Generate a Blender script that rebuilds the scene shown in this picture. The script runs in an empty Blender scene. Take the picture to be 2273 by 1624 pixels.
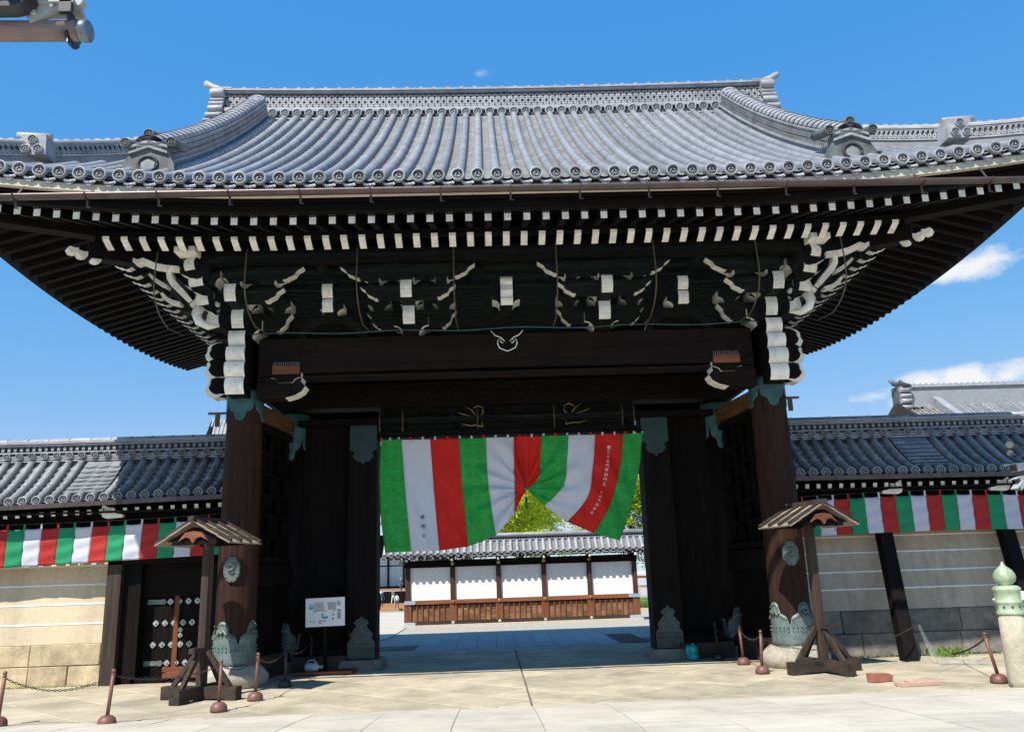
import bpy, bmesh, math, random
from mathutils import Vector, Matrix, Euler
R = math.radians
random.seed(7)
sc = bpy.context.scene
COL = sc.collection

# ------------------------------------------------------------------ camera
CAM_POS = Vector((-0.385, -15.44, 1.70))
yaw, tilt, roll = 0.030444, 0.246332, -0.033686
fw = Vector((math.sin(yaw)*math.cos(tilt), math.cos(yaw)*math.cos(tilt), math.sin(tilt)))
rt = Vector((math.cos(yaw), -math.sin(yaw), 0)); up = rt.cross(fw)
c_, s_ = math.cos(roll), math.sin(roll)
rx, uy = c_*rt + s_*up, -s_*rt + c_*up
cam = bpy.data.cameras.new('Camera'); camo = bpy.data.objects.new('Camera', cam); COL.objects.link(camo)
camo.matrix_world = Matrix(((rx.x, uy.x, -fw.x, CAM_POS.x), (rx.y, uy.y, -fw.y, CAM_POS.y), (rx.z, uy.z, -fw.z, CAM_POS.z), (0, 0, 0, 1)))
cam.sensor_fit = 'HORIZONTAL'; cam.sensor_width = 36; cam.lens = 36*3105.47/3813
cam.clip_start = .1; cam.clip_end = 3000
sc.camera = camo

# ------------------------------------------------------------------ light
SUN = Vector((.42, .605, -1)).normalized()          # direction the light travels
sun = bpy.data.lights.new('Sun', 'SUN'); sun.energy = 4.6; sun.angle = R(.53); sun.color = (1, .955, .88)
suno = bpy.data.objects.new('Sun', sun); COL.objects.link(suno)
suno.rotation_euler = SUN.to_track_quat('-Z', 'Y').to_euler(); suno.location = (-20, -30, 50)
elev = math.asin(-SUN.z); azim = math.atan2(-SUN.x, -SUN.y)   # towards the sun, clockwise from +Y
W = bpy.data.worlds.new('World'); sc.world = W; W.use_nodes = True
nt = W.node_tree; nt.nodes.clear()
def N(t, ty, **k):
    n = t.nodes.new(ty)
    for a, b in k.items(): setattr(n, a, b)
    return n
out = N(nt, 'ShaderNodeOutputWorld'); bg = N(nt, 'ShaderNodeBackground')
sky = N(nt, 'ShaderNodeTexSky', sky_type='NISHITA', sun_disc=False, sun_elevation=elev, sun_rotation=azim,
        altitude=0, air_density=1.0, dust_density=0.0, ozone_density=1.0)
tc = N(nt, 'ShaderNodeTexCoord')
def cloud_dir(px, py):
    v = fw + rx*((px-1136.5)/1851.2) - uy*((py-812)/1851.2); return v.normalized()
blobs = [((2185, 588), 19, 1.05), ((2120, 600), 26, .8), ((2225, 575), 28, .85), ((2150, 845), 19, 1.0), ((2230, 835), 19, .95), ((2050, 850), 26, .85), ((1940, 880), 28, .7), ((2000, 890), 28, .65), ((2110, 905), 22, .7), ((2270, 880), 20, .8), ((2330, 850), 17, .9), ((1065, 163), 60, .24)]
# clouds of the same kind on the rest of the sky, outside the frame
for k in range(9):
    a = 70 + k*31; e = 9 + (k*37 % 17)
    blobs.append((Vector((math.sin(R(a))*math.cos(R(e)), math.cos(R(a))*math.cos(R(e)), math.sin(R(e)))), 12 + k % 5*3, .9))
acc = None
def M(op, a, b=None, cl=False):
    n = N(nt, 'ShaderNodeMath', operation=op, use_clamp=cl)
    for i, q in ((0, a), (1, b)):
        if q is None: continue
        if isinstance(q, (int, float)): n.inputs[i].default_value = q
        else: nt.links.new(q, n.inputs[i])
    return n.outputs[0]
for p, inv, amp in blobs:
    d = p if isinstance(p, Vector) else cloud_dir(*p)
    s = N(nt, 'ShaderNodeVectorMath', operation='SUBTRACT'); nt.links.new(tc.outputs['Generated'], s.inputs[0]); s.inputs[1].default_value = d
    sc2 = N(nt, 'ShaderNodeVectorMath', operation='MULTIPLY'); nt.links.new(s.outputs[0], sc2.inputs[0]); sc2.inputs[1].default_value = (inv, inv, inv*2.3)
    ln = N(nt, 'ShaderNodeVectorMath', operation='LENGTH'); nt.links.new(sc2.outputs[0], ln.inputs[0])
    g = M('MULTIPLY', M('POWER', M('SUBTRACT', 1.0, ln.outputs['Value'], True), .8), amp)
    acc = g if acc is None else M('MAXIMUM', acc, g)
nz = N(nt, 'ShaderNodeTexNoise'); nz.inputs['Scale'].default_value = 16; nz.inputs['Detail'].default_value = 9; nz.inputs['Roughness'].default_value = .62
mp = N(nt, 'ShaderNodeMapping'); mp.inputs['Scale'].default_value = (1, 1, 1.7); nt.links.new(tc.outputs['Generated'], mp.inputs[0]); nt.links.new(mp.outputs[0], nz.inputs['Vector'])
dens = M('MULTIPLY', M('SUBTRACT', M('ADD', M('MULTIPLY', acc, .9), M('MULTIPLY', nz.outputs['Fac'], 1.7)), 1.02, False), 2.1, True)
dens = M('MULTIPLY', dens, M('MULTIPLY', acc, 3.0, True))
dens = M('MULTIPLY', dens, .97, True)
mx = N(nt, 'ShaderNodeMix', data_type='RGBA'); nt.links.new(dens, mx.inputs['Factor'])
hs = N(nt, 'ShaderNodeHueSaturation'); hs.inputs['Saturation'].default_value = 1.3; nt.links.new(sky.outputs[0], hs.inputs['Color'])
# the film's response to a deep blue sky, the same for the whole dome
sp = N(nt, 'ShaderNodeSeparateColor'); cb = N(nt, 'ShaderNodeCombineColor'); nt.links.new(hs.outputs[0], sp.inputs[0])
ch = [M('MULTIPLY', M('POWER', M('MULTIPLY', sp.outputs[i], .1464), g_), k_/.1464) for i, (k_, g_) in enumerate(((.856, .867), (.696, .447), (.911, .18)))]
for i, c in enumerate((M('MINIMUM', ch[0], M('MULTIPLY', ch[1], .80)), ch[1], ch[2])): nt.links.new(c, cb.inputs[i])
nt.links.new(cb.outputs[0], mx.inputs[6]); mx.inputs[7].default_value = (6.3, 6.4, 6.5, 1)
nt.links.new(mx.outputs[2], bg.inputs[0]); bg.inputs[1].default_value = .1; nt.links.new(bg.outputs[0], out.inputs[0])
sc.view_settings.view_transform = 'Standard'; sc.view_settings.look = 'None'; sc.view_settings.gamma = 1
sc.view_settings.exposure = .55; sc.view_settings.use_curve_mapping = False
sc.render.engine = 'CYCLES'

# ------------------------------------------------------------------ materials
MATS = {}
def mat(name, c1, c2=None, scale=6, rough=.7, metal=0, stretch=(1, 1, 1), bump=.15, bscale=None, rnd=.12, fine=40, spec=.5, alpha=None, hi=None, emit=None, stain=0, sstr=(1, 1, 1), sscale=.9, mott=.2):
    if name in MATS: return MATS[name]
    m = bpy.data.materials.new(name); m.use_nodes = True; t = m.node_tree; L = t.links
    b = t.nodes['Principled BSDF']; b.inputs['Roughness'].default_value = rough; b.inputs['Metallic'].default_value = metal
    b.inputs['Specular IOR Level'].default_value = spec
    c2 = c2 or tuple(x*.78 for x in c1)
    co = N(t, 'ShaderNodeTexCoord'); mpn = N(t, 'ShaderNodeMapping'); mpn.inputs['Scale'].default_value = stretch
    oi = N(t, 'ShaderNodeObjectInfo'); ad = N(t, 'ShaderNodeVectorMath', operation='ADD')
    sx = N(t, 'ShaderNodeMath', operation='MULTIPLY'); L.new(oi.outputs['Random'], sx.inputs[0]); sx.inputs[1].default_value = 37
    L.new(co.outputs['Object'], ad.inputs[0]); L.new(sx.outputs[0], ad.inputs[1]); L.new(ad.outputs[0], mpn.inputs[0])
    n1 = N(t, 'ShaderNodeTexNoise'); n1.inputs['Scale'].default_value = scale; n1.inputs['Detail'].default_value = 6; n1.inputs['Roughness'].default_value = .62
    n2 = N(t, 'ShaderNodeTexNoise'); n2.inputs['Scale'].default_value = fine; n2.inputs['Detail'].default_value = 4
    L.new(mpn.outputs[0], n1.inputs['Vector']); L.new(mpn.outputs[0], n2.inputs['Vector'])
    rp = N(t, 'ShaderNodeValToRGB'); e = rp.color_ramp.elements
    e[0].position = .3; e[0].color = (*c2, 1); e[1].position = .68; e[1].color = (*c1, 1)
    if hi: q = e.new(.82); q.color = (*hi, 1)
    L.new(n1.outputs['Fac'], rp.inputs[0])
    # fine mottling and a shift of tone from object to object
    m1 = N(t, 'ShaderNodeMapRange'); m1.inputs['To Min'].default_value = 1-mott; m1.inputs['To Max'].default_value = 1+mott; L.new(n2.outputs['Fac'], m1.inputs['Value'])
    m2 = N(t, 'ShaderNodeMapRange'); m2.inputs['To Min'].default_value = 1-rnd; m2.inputs['To Max'].default_value = 1+rnd; L.new(oi.outputs['Random'], m2.inputs['Value'])
    mm = N(t, 'ShaderNodeMath', operation='MULTIPLY'); L.new(m1.outputs[0], mm.inputs[0]); L.new(m2.outputs[0], mm.inputs[1])
    if stain:                      # dirt and weather marks that run across neighbouring pieces
        ge = N(t, 'ShaderNodeNewGeometry'); m3 = N(t, 'ShaderNodeMapping'); m3.inputs['Scale'].default_value = sstr; L.new(ge.outputs['Position'], m3.inputs[0])
        n3 = N(t, 'ShaderNodeTexNoise'); n3.inputs['Scale'].default_value = sscale; n3.inputs['Detail'].default_value = 8; n3.inputs['Roughness'].default_value = .7; L.new(m3.outputs[0], n3.inputs['Vector'])
        r3 = N(t, 'ShaderNodeMapRange'); r3.inputs['From Min'].default_value = .44; r3.inputs['From Max'].default_value = .66; r3.inputs['To Min'].default_value = 1.04; r3.inputs['To Max'].default_value = 1-stain; L.new(n3.outputs['Fac'], r3.inputs['Value'])
        m4 = N(t, 'ShaderNodeMath', operation='MULTIPLY'); L.new(mm.outputs[0], m4.inputs[0]); L.new(r3.outputs[0], m4.inputs[1]); mm = m4
    vm = N(t, 'ShaderNodeVectorMath', operation='SCALE'); L.new(rp.outputs[0], vm.inputs[0]); L.new(mm.outputs[0], vm.inputs['Scale'])
    L.new(vm.outputs[0], b.inputs['Base Color'])
    if bump:
        bp = N(t, 'ShaderNodeBump'); bp.inputs['Strength'].default_value = bump; bp.inputs['Distance'].default_value = .02
        L.new((n2 if bscale is None else n1).outputs['Fac'], bp.inputs['Height']); L.new(bp.outputs[0], b.inputs['Normal'])
    if alpha is not None: b.inputs['Alpha'].default_value = alpha
    if emit: b.inputs['Emission Color'].default_value = (*emit[:3], 1); b.inputs['Emission Strength'].default_value = emit[3]
    MATS[name] = m; return m
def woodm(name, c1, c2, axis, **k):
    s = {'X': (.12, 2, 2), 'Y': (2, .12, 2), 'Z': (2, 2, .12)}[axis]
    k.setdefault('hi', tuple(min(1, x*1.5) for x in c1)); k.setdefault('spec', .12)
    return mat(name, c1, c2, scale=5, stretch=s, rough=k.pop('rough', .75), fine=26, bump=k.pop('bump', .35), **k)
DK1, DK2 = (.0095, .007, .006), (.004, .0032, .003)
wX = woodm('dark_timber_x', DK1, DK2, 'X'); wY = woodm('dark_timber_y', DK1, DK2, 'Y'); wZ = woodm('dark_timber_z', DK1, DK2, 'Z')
wP = woodm('pillar_timber', (.050, .025, .017), (.017, .010, .008), 'Z', hi=(.17, .095, .06))
wGZ = woodm('weathered_timber_z', (.075, .055, .045), (.032, .024, .02), 'Z'); wGX = woodm('weathered_timber_x', (.075, .055, .045), (.032, .024, .02), 'X')
wGY = woodm('weathered_timber_y', (.075, .055, .045), (.032, .024, .02), 'Y')
wRX = woodm('red_timber_x', (.26, .10, .05), (.12, .045, .025), 'X'); wRZ = woodm('red_timber_z', (.26, .10, .05), (.12, .045, .025), 'Z')
wPale = woodm('pale_plank', (.33, .28, .22), (.20, .165, .13), 'X')
board = woodm('pale_eave_board', (.60, .55, .44), (.5, .45, .36), 'X', rnd=.06, hi=(.62, .57, .46))
white = mat('gofun_white', (.90, .87, .78), (.76, .72, .62), scale=4, rough=.85, bump=.1, rnd=.05, stain=.22, sscale=5)
tile = mat('roof_tile', (.255, .263, .28), (.17, .176, .19), scale=3.5, rough=.5, bump=.15, rnd=.18, spec=.45, stain=.18, sscale=1.6)
tileL = mat('ridge_tile', (.385, .388, .40), (.255, .258, .27), scale=4, rough=.55, bump=.15, rnd=.12, stain=.25, sscale=2)
tileD = mat('tile_recess', (.05, .055, .065), (.025, .028, .034), scale=20, rough=.7, rnd=.1)
pan = mat('pan_tile', (.275, .275, .265), (.165, .165, .16), scale=5, rough=.6, bump=.2, rnd=.05, stain=.35, sscale=1.3)
oni = mat('ridge_end_tile', (.17, .18, .175), (.03, .035, .034), scale=3, rough=.6, bump=.3)
bronze = mat('bronze_patina', (.185, .235, .215), (.085, .125, .118), scale=7, rough=.55, metal=.25, bump=.3, hi=(.29, .35, .315))
teal = mat('copper_patina', (.045, .15, .145), (.02, .065, .066), scale=6, rough=.6, metal=.2, bump=.3)
gold = mat('gilt', (.75, .52, .16), (.5, .33, .08), scale=10, rough=.3, metal=.9, bump=.05)
stud = mat('stud_silver', (.46, .48, .45), (.24, .26, .25), scale=30, rough=.4, metal=.4, bump=.1)
copper = mat('brown_gutter', (.115, .083, .073), (.07, .05, .046), scale=4, rough=.38, metal=.35, bump=.05)
plaster = mat('beige_plaster', (.62, .505, .34), (.56, .455, .305), scale=1.2, stain=.15, sstr=(1.4, 1, .3), sscale=1.1, rough=.9, bump=.06, fine=14, rnd=.03)
plasterG = mat('grey_plaster', (.50, .425, .335), (.43, .365, .285), scale=1.2, stain=.28, sstr=(1.4, 1, .3), sscale=1.1, rough=.9, bump=.06, fine=14, rnd=.03)
pwhite = mat('white_plaster', (.82, .82, .80), (.78, .78, .77), scale=1, rough=.85, bump=.03, fine=10, rnd=.02)
stoneY = mat('yellow_stone', (.56, .45, .28), (.40, .31, .19), scale=5, rough=.9, bump=.45, rnd=.14, stain=.35, sscale=1.8)
stoneG = mat('grey_stone', (.27, .24, .20), (.15, .135, .115), scale=7, rough=.9, bump=.5, rnd=.15, stain=.35, sscale=1.8)
stoneB = mat('base_stone', (.46, .41, .33), (.30, .26, .205), scale=9, rough=.9, bump=.5, stain=.35, sscale=1.8)
pave = mat('paving_stone', (.50, .43, .31), (.40, .34, .24), scale=2.2, rough=.88, bump=.4, rnd=.12, stain=.34, sscale=.8, fine=60)
granite = mat('bridge_granite', (.56, .505, .405), (.47, .425, .345), scale=2.6, rough=.85, bump=.3, stain=.18, sscale=1.1, rnd=.07, stretch=(.35, 2.2, 1), fine=50)
pathM = mat('path_granite', (.40, .40, .40), (.32, .32, .33), scale=4, rough=.85, bump=.2, rnd=.1)
joint = mat('joint_sand', (.17, .14, .10), (.10, .085, .06), scale=9, rough=.95, bump=.4)
gravel = mat('gravel', (.50, .475, .42), (.29, .27, .235), scale=38, rough=.95, bump=.8, fine=120, rnd=0)
redM = mat('curtain_red', (.93, .05, .03), (.86, .035, .022), scale=5, rough=.6, bump=.25, fine=18, rnd=.03, mott=.05)
greenM = mat('curtain_green', (.07, .62, .15), (.05, .52, .11), scale=6, rough=.6, bump=.25, fine=18, rnd=.03, mott=.05)
whiteM = mat('curtain_white', (.94, .94, .97), (.90, .90, .94), scale=5, rough=.7, bump=.25, fine=18, rnd=.03, mott=.05)
bredM = mat('banner_red', (.50, .026, .022), (.42, .02, .018), scale=5, rough=.75, bump=.25, fine=18, rnd=.04, mott=.05)
bgreenM = mat('banner_green', (.015, .33, .14), (.012, .27, .11), scale=5, rough=.75, bump=.25, fine=18, rnd=.04, mott=.05)
bwhiteM = mat('banner_white', (.70, .70, .78), (.63, .63, .72), scale=5, rough=.8, bump=.25, fine=18, rnd=.03, mott=.05)
ink = mat('ink', (.02, .02, .02), rough=.8, bump=0)
whitePrint = mat('white_print', (.85, .85, .82), rough=.8, bump=0)
chainM = mat('chain_iron', (.07, .05, .045), (.035, .025, .022), scale=20, rough=.6, metal=.5)
postM = mat('brown_paint', (.20, .085, .065), (.14, .06, .048), scale=9, rough=.5, bump=.1, rnd=.1)
giboM = mat('green_bronze', (.42, .50, .33), (.27, .35, .22), scale=6, rough=.5, metal=.15, bump=.1, stain=.35, sscale=4, sstr=(1, 1, .4))
barkM = mat('bark', (.07, .05, .035), (.03, .022, .016), scale=8, rough=.95, bump=.6, stretch=(2, 2, .4))
signW = mat('sign_white', (.80, .81, .80), (.78, .79, .78), scale=2, rough=.5, bump=.02)
greyPaint = mat('grey_paint', (.42, .44, .42), (.33, .35, .34), scale=6, rough=.5, bump=.05)
blackP = mat('black_plastic', (.025, .027, .033), (.018, .02, .025), scale=6, rough=.4, bump=.02)
pinkPole = mat('faded_brown_pole', (.36, .25, .22), (.17, .115, .105), scale=4, rough=.5, stretch=(.4, 2, 2), bump=.1)
tealCan = mat('teal_plastic', (.0, .32, .33), (.0, .27, .28), scale=6, rough=.35, bump=.02)
blueCan = mat('pale_blue_plastic', (.36, .46, .52), (.30, .38, .44), scale=6, rough=.35, bump=.02)
glassM = mat('lamp_glass', (.16, .16, .155), (.05, .05, .05), scale=12, rough=.15, bump=.1)
redLens = mat('red_lens', (.62, .10, .12), (.45, .06, .08), scale=60, rough=.35, bump=.6)
brickM = mat('red_wood', (.36, .14, .09), (.25, .09, .06), scale=9, rough=.85)
pinkBoard = mat('pink_board', (.55, .33, .26), (.45, .26, .2), scale=9, rough=.85)
skinM = mat('skin', (.5, .32, .24), rough=.6, bump=0); hairM = mat('black_hair', (.02, .018, .016), rough=.6, bump=0)
def leafm(name, c1, c2, tr=.5):
    m = mat(name, c1, c2, scale=1.3, rough=.6, bump=0, rnd=.05); t = m.node_tree
    b = t.nodes['Principled BSDF']; o = t.nodes['Material Output']
    tl = N(t, 'ShaderNodeBsdfTranslucent'); mxs = N(t, 'ShaderNodeMixShader'); mxs.inputs[0].default_value = tr
    src = b.inputs['Base Color'].links[0].from_socket; t.links.new(src, tl.inputs[0])
    t.links.new(b.outputs[0], mxs.inputs[1]); t.links.new(tl.outputs[0], mxs.inputs[2]); t.links.new(mxs.outputs[0], o.inputs[0]); return m
leafY = leafm('fresh_leaf', (.66, .72, .06), (.40, .54, .035)); leafD = leafm('dark_leaf', (.05, .09, .02), (.025, .05, .012), .3)
grassM = leafm('grass_leaf', (.25, .40, .07), (.13, .25, .035))
# bird net: fine green mesh that lets most of the light through
netM = bpy.data.materials.new('bird_net'); netM.use_nodes = True; t = netM.node_tree; b = t.nodes['Principled BSDF']
b.inputs['Base Color'].default_value = (.02, .05, .045, 1); b.inputs['Roughness'].default_value = .7
vo = N(t, 'ShaderNodeTexVoronoi', feature='DISTANCE_TO_EDGE'); vo.inputs['Scale'].default_value = 26; vo.inputs['Randomness'].default_value = .25
co = N(t, 'ShaderNodeTexCoord'); t.links.new(co.outputs['Object'], vo.inputs['Vector'])
lt = N(t, 'ShaderNodeMath', operation='LESS_THAN'); lt.inputs[1].default_value = .05; t.links.new(vo.outputs['Distance'], lt.inputs[0])
ml = N(t, 'ShaderNodeMath', operation='MULTIPLY'); ml.inputs[1].default_value = .30; t.links.new(lt.outputs[0], ml.inputs[0]); t.links.new(ml.outputs[0], b.inputs['Alpha'])
# brocade on the big curtain: flower roundels woven into the red and green
for m_, k_ in ((greenM, 1.20), (redM, 1.06)):
    t = m_.node_tree; b = t.nodes['Principled BSDF']; src = b.inputs['Base Color'].links[0].from_socket
    co = N(t, 'ShaderNodeTexCoord'); v1 = N(t, 'ShaderNodeTexVoronoi'); v1.inputs['Scale'].default_value = 4.6; v1.inputs['Randomness'].default_value = .35
    mpn = N(t, 'ShaderNodeMapping'); mpn.inputs['Scale'].default_value = (1, 0, 1); t.links.new(co.outputs['Object'], mpn.inputs[0]); t.links.new(mpn.outputs[0], v1.inputs['Vector'])
    wv = N(t, 'ShaderNodeTexWave', wave_type='RINGS'); wv.inputs['Scale'].default_value = 4; wv.inputs['Distortion'].default_value = 9; wv.inputs['Detail'].default_value = 1.5; wv.inputs['Detail Scale'].default_value = 2.4
    t.links.new(mpn.outputs[0], wv.inputs['Vector'])
    a1 = N(t, 'ShaderNodeMath', operation='GREATER_THAN'); a1.inputs[1].default_value = .42; t.links.new(v1.outputs['Distance'], a1.inputs[0])
    a2 = N(t, 'ShaderNodeMath', operation='MULTIPLY'); t.links.new(a1.outputs[0], a2.inputs[0]); t.links.new(wv.outputs['Fac'], a2.inputs[1])
    mr = N(t, 'ShaderNodeMapRange'); mr.inputs['To Min'].default_value = 1; mr.inputs['To Max'].default_value = k_; t.links.new(a2.outputs[0], mr.inputs['Value'])
    vs = N(t, 'ShaderNodeVectorMath', operation='SCALE'); t.links.new(src, vs.inputs[0]); t.links.new(mr.outputs[0], vs.inputs['Scale']); t.links.new(vs.outputs[0], b.inputs['Base Color'])

for m_ in (redM, greenM, whiteM, bredM, bgreenM, bwhiteM):
    t = m_.node_tree; b = t.nodes['Principled BSDF']; o = t.nodes['Material Output']; tl = N(t, 'ShaderNodeBsdfTranslucent'); mxs = N(t, 'ShaderNodeMixShader')
    mxs.inputs[0].default_value = .6 if m_ in (redM, greenM, whiteM) else .2; t.links.new(b.inputs['Base Color'].links[0].from_socket, tl.inputs[0])
    t.links.new(b.outputs[0], mxs.inputs[1]); t.links.new(tl.outputs[0], mxs.inputs[2]); t.links.new(mxs.outputs[0], o.inputs[0])
# ------------------------------------------------------------------ mesh helpers
class MB:
    def __init__(s): s.v = []; s.f = []; s.m = []; s.s = []
    def add(s, vs, fs, m=0, sm=False):
        o = len(s.v); s.v += [tuple(v) for v in vs]
        for f in fs: s.f.append([i+o for i in f]); s.m.append(m); s.s.append(sm)
        return s
    def box(s, c, d, m=0, rot=None):
        x, y, z = (q/2 for q in d); vs = [Vector((a*x, b*y, e*z)) for a in (-1, 1) for b in (-1, 1) for e in (-1, 1)]
        if rot is not None: vs = [rot @ v for v in vs]
        c = Vector(c)
        return s.add([v+c for v in vs], [(0, 1, 3, 2), (4, 6, 7, 5), (0, 4, 5, 1), (2, 3, 7, 6), (0, 2, 6, 4), (1, 5, 7, 3)], m)
    def bb(s, a, b, m=0): return s.box([(p+q)/2 for p, q in zip(a, b)], [abs(q-p) for p, q in zip(a, b)], m)
    def beam(s, a, b, w, h, m=0, upv=(0, 0, 1), mend=None):
        a, b = Vector(a), Vector(b); d = (b-a).normalized(); sd = d.cross(Vector(upv)).normalized(); u = sd.cross(d)
        vs = [p + sd*i*w/2 + u*j*h/2 for p in (a, b) for i, j in ((-1, -1), (1, -1), (1, 1), (-1, 1))]
        s.add(vs, [(0, 1, 5, 4), (1, 2, 6, 5), (2, 3, 7, 6), (3, 0, 4, 7), (4, 5, 6, 7)], m); o = len(s.v)-8
        s.f.append([o+3, o+2, o+1, o]); s.m.append(m if mend is None else mend); s.s.append(False); return s
    def prism(s, pts, org, ax, ay, depth, m=0, mside=None, sm=False):
        # polygon pts (2d) in plane org+ax*x+ay*y, extruded along ax x ay by depth, centred
        org, ax, ay = Vector(org), Vector(ax), Vector(ay); n = ax.cross(ay).normalized(); k = len(pts)
        A = [org + ax*p[0] + ay*p[1] - n*depth/2 for p in pts]; B = [v + n*depth for v in A]; o = len(s.v)
        s.v += [tuple(v) for v in A+B]
        s.f.append([o+i for i in range(k)][::-1]); s.m.append(m); s.s.append(False)
        s.f.append([o+k+i for i in range(k)]); s.m.append(m); s.s.append(False)
        for i in range(k):
            j = (i+1) % k; s.f.append([o+i, o+j, o+k+j, o+k+i])
            s.m.append(m if mside is None else (mside(i) if callable(mside) else mside)); s.s.append(sm)
        return s
    def tube(s, path, r, n=8, m=0, caps=True, sm=True):
        path = [Vector(p) for p in path]; rr = r if isinstance(r, (list, tuple)) else [r]*len(path); o = len(s.v); pu = None
        for i, p in enumerate(path):
            d = (path[min(i+1, len(path)-1)] - path[max(i-1, 0)]).normalized()
            if pu is None: pu = Vector((0, 0, 1)) if abs(d.z) < .9 else Vector((1, 0, 0))
            sd = d.cross(pu).normalized(); u = sd.cross(d).normalized(); pu = u
            for k in range(n):
                a = 2*math.pi*k/n; s.v.append(tuple(p + (sd*math.cos(a) + u*math.sin(a))*rr[i]))
        for i in range(len(path)-1):
            for k in range(n):
                k2 = (k+1) % n; s.f.append([o+i*n+k, o+i*n+k2, o+(i+1)*n+k2, o+(i+1)*n+k]); s.m.append(m); s.s.append(sm)
        if caps:
            s.f.append([o+k for k in range(n)][::-1]); s.m.append(m); s.s.append(False)
            s.f.append([o+(len(path)-1)*n+k for k in range(n)]); s.m.append(m); s.s.append(False)
        return s
    def lathe(s, prof, c=(0, 0, 0), n=16, m=0, axis='Z', sm=True, caps=True):
        c = Vector(c); o = len(s.v)
        for r, h in prof:
            for k in range(n):
                a = 2*math.pi*k/n; x, y = r*math.cos(a), r*math.sin(a)
                p = {'Z': (x, y, h), 'Y': (x, h, y), 'X': (h, x, y)}[axis]; s.v.append(tuple(c + Vector(p)))
        for i in range(len(prof)-1):
            for k in range(n):
                k2 = (k+1) % n; s.f.append([o+i*n+k, o+i*n+k2, o+(i+1)*n+k2, o+(i+1)*n+k]); s.m.append(m if not isinstance(m, list) else m[i]); s.s.append(sm)
        if caps:
            mm = m if not isinstance(m, list) else m[-1]
            s.f.append([o+k for k in range(n)][::-1]); s.m.append(mm); s.s.append(False)
            s.f.append([o+(len(prof)-1)*n+k for k in range(n)]); s.m.append(mm); s.s.append(False)
        return s
    def ball(s, c, r, n=10, m=0, sz=(1, 1, 1)):
        pr = [(math.sin(math.pi*i/6)*r*.999+1e-4, -math.cos(math.pi*i/6)*r) for i in range(7)]; o = len(s.v)
        s.lathe(pr, (0, 0, 0), n, m); c = Vector(c)
        for i in range(o, len(s.v)): v = s.v[i]; s.v[i] = (v[0]*sz[0]+c.x, v[1]*sz[1]+c.y, v[2]*sz[2]+c.z)
        return s
    def grid(s, fn, nu, nv, m=0, sm=True):
        o = len(s.v)
        for i in range(nu+1):
            for j in range(nv+1): s.v.append(tuple(fn(i/nu, j/nv)))
        for i in range(nu):
            for j in range(nv):
                a = o+i*(nv+1)+j; s.f.append([a, a+1, a+nv+2, a+nv+1]); s.m.append(m); s.s.append(sm)
        return s
    def mesh(s, name, mats, norm=True):
        me = bpy.data.meshes.new(name); me.from_pydata(s.v, [], s.f); me.polygons.foreach_set('material_index', s.m); me.polygons.foreach_set('use_smooth', s.s)
        for q in (mats if isinstance(mats, (list, tuple)) else [mats]): me.materials.append(q)
        if norm:
            bm = bmesh.new(); bm.from_mesh(me); bmesh.ops.recalc_face_normals(bm, faces=bm.faces); bm.to_mesh(me); bm.free()
        me.update(); return me
    def build(s, name, mats, parent=None, norm=True): return place(name, s.mesh(name, mats, norm), parent)
def place(name, me, parent=None, loc=None, rot=None, scale=None):
    o = bpy.data.objects.new(name, me); COL.objects.link(o)
    if loc is not None: o.location = loc
    if rot is not None: o.rotation_euler = rot
    if scale is not None: o.scale = scale
    if parent is not None:
        o.parent = parent
        w = Matrix(); q = parent
        chain = []
        while q is not None: chain.append(q); q = q.parent
        for q in reversed(chain): w = w @ q.matrix_parent_inverse @ q.matrix_basis
        o.matrix_parent_inverse = w.inverted()
    return o
def tag(o, label=None, cat=None, group=None, kind=None):
    for k, v in (('label', label), ('category', cat), ('group', group), ('kind', kind)):
        if v: o[k] = v
    return o
def thing(name, label, cat, loc=(0, 0, 0), rz=0, group=None):
    o = bpy.data.objects.new(name, None); COL.objects.link(o); o.location = loc; o.rotation_euler = (0, 0, rz); o.empty_display_size = .2
    return tag(o, label, cat, group)
def lerp(a, b, t): return a+(b-a)*t
V = Vector

# ------------------------------------------------------------------ the ground
def gz(y): return 0 if y < 22 else -1.75*min(1, (y-22)/58)
def gsheet():
    b = MB(); xs = [-400, -60, -20, 20, 60, 400]; ys = [-120, -14, -3.5, 22, 40, 60, 80, 120, 900]
    b.grid(lambda u, v: (xs[round(u*5)], ys[round(v*8)], gz(ys[round(v*8)]) - .03), 5, 8, sm=False)
    return b.build('ground', gravel, norm=False)
ground = tag(gsheet(), kind='structure')
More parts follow.
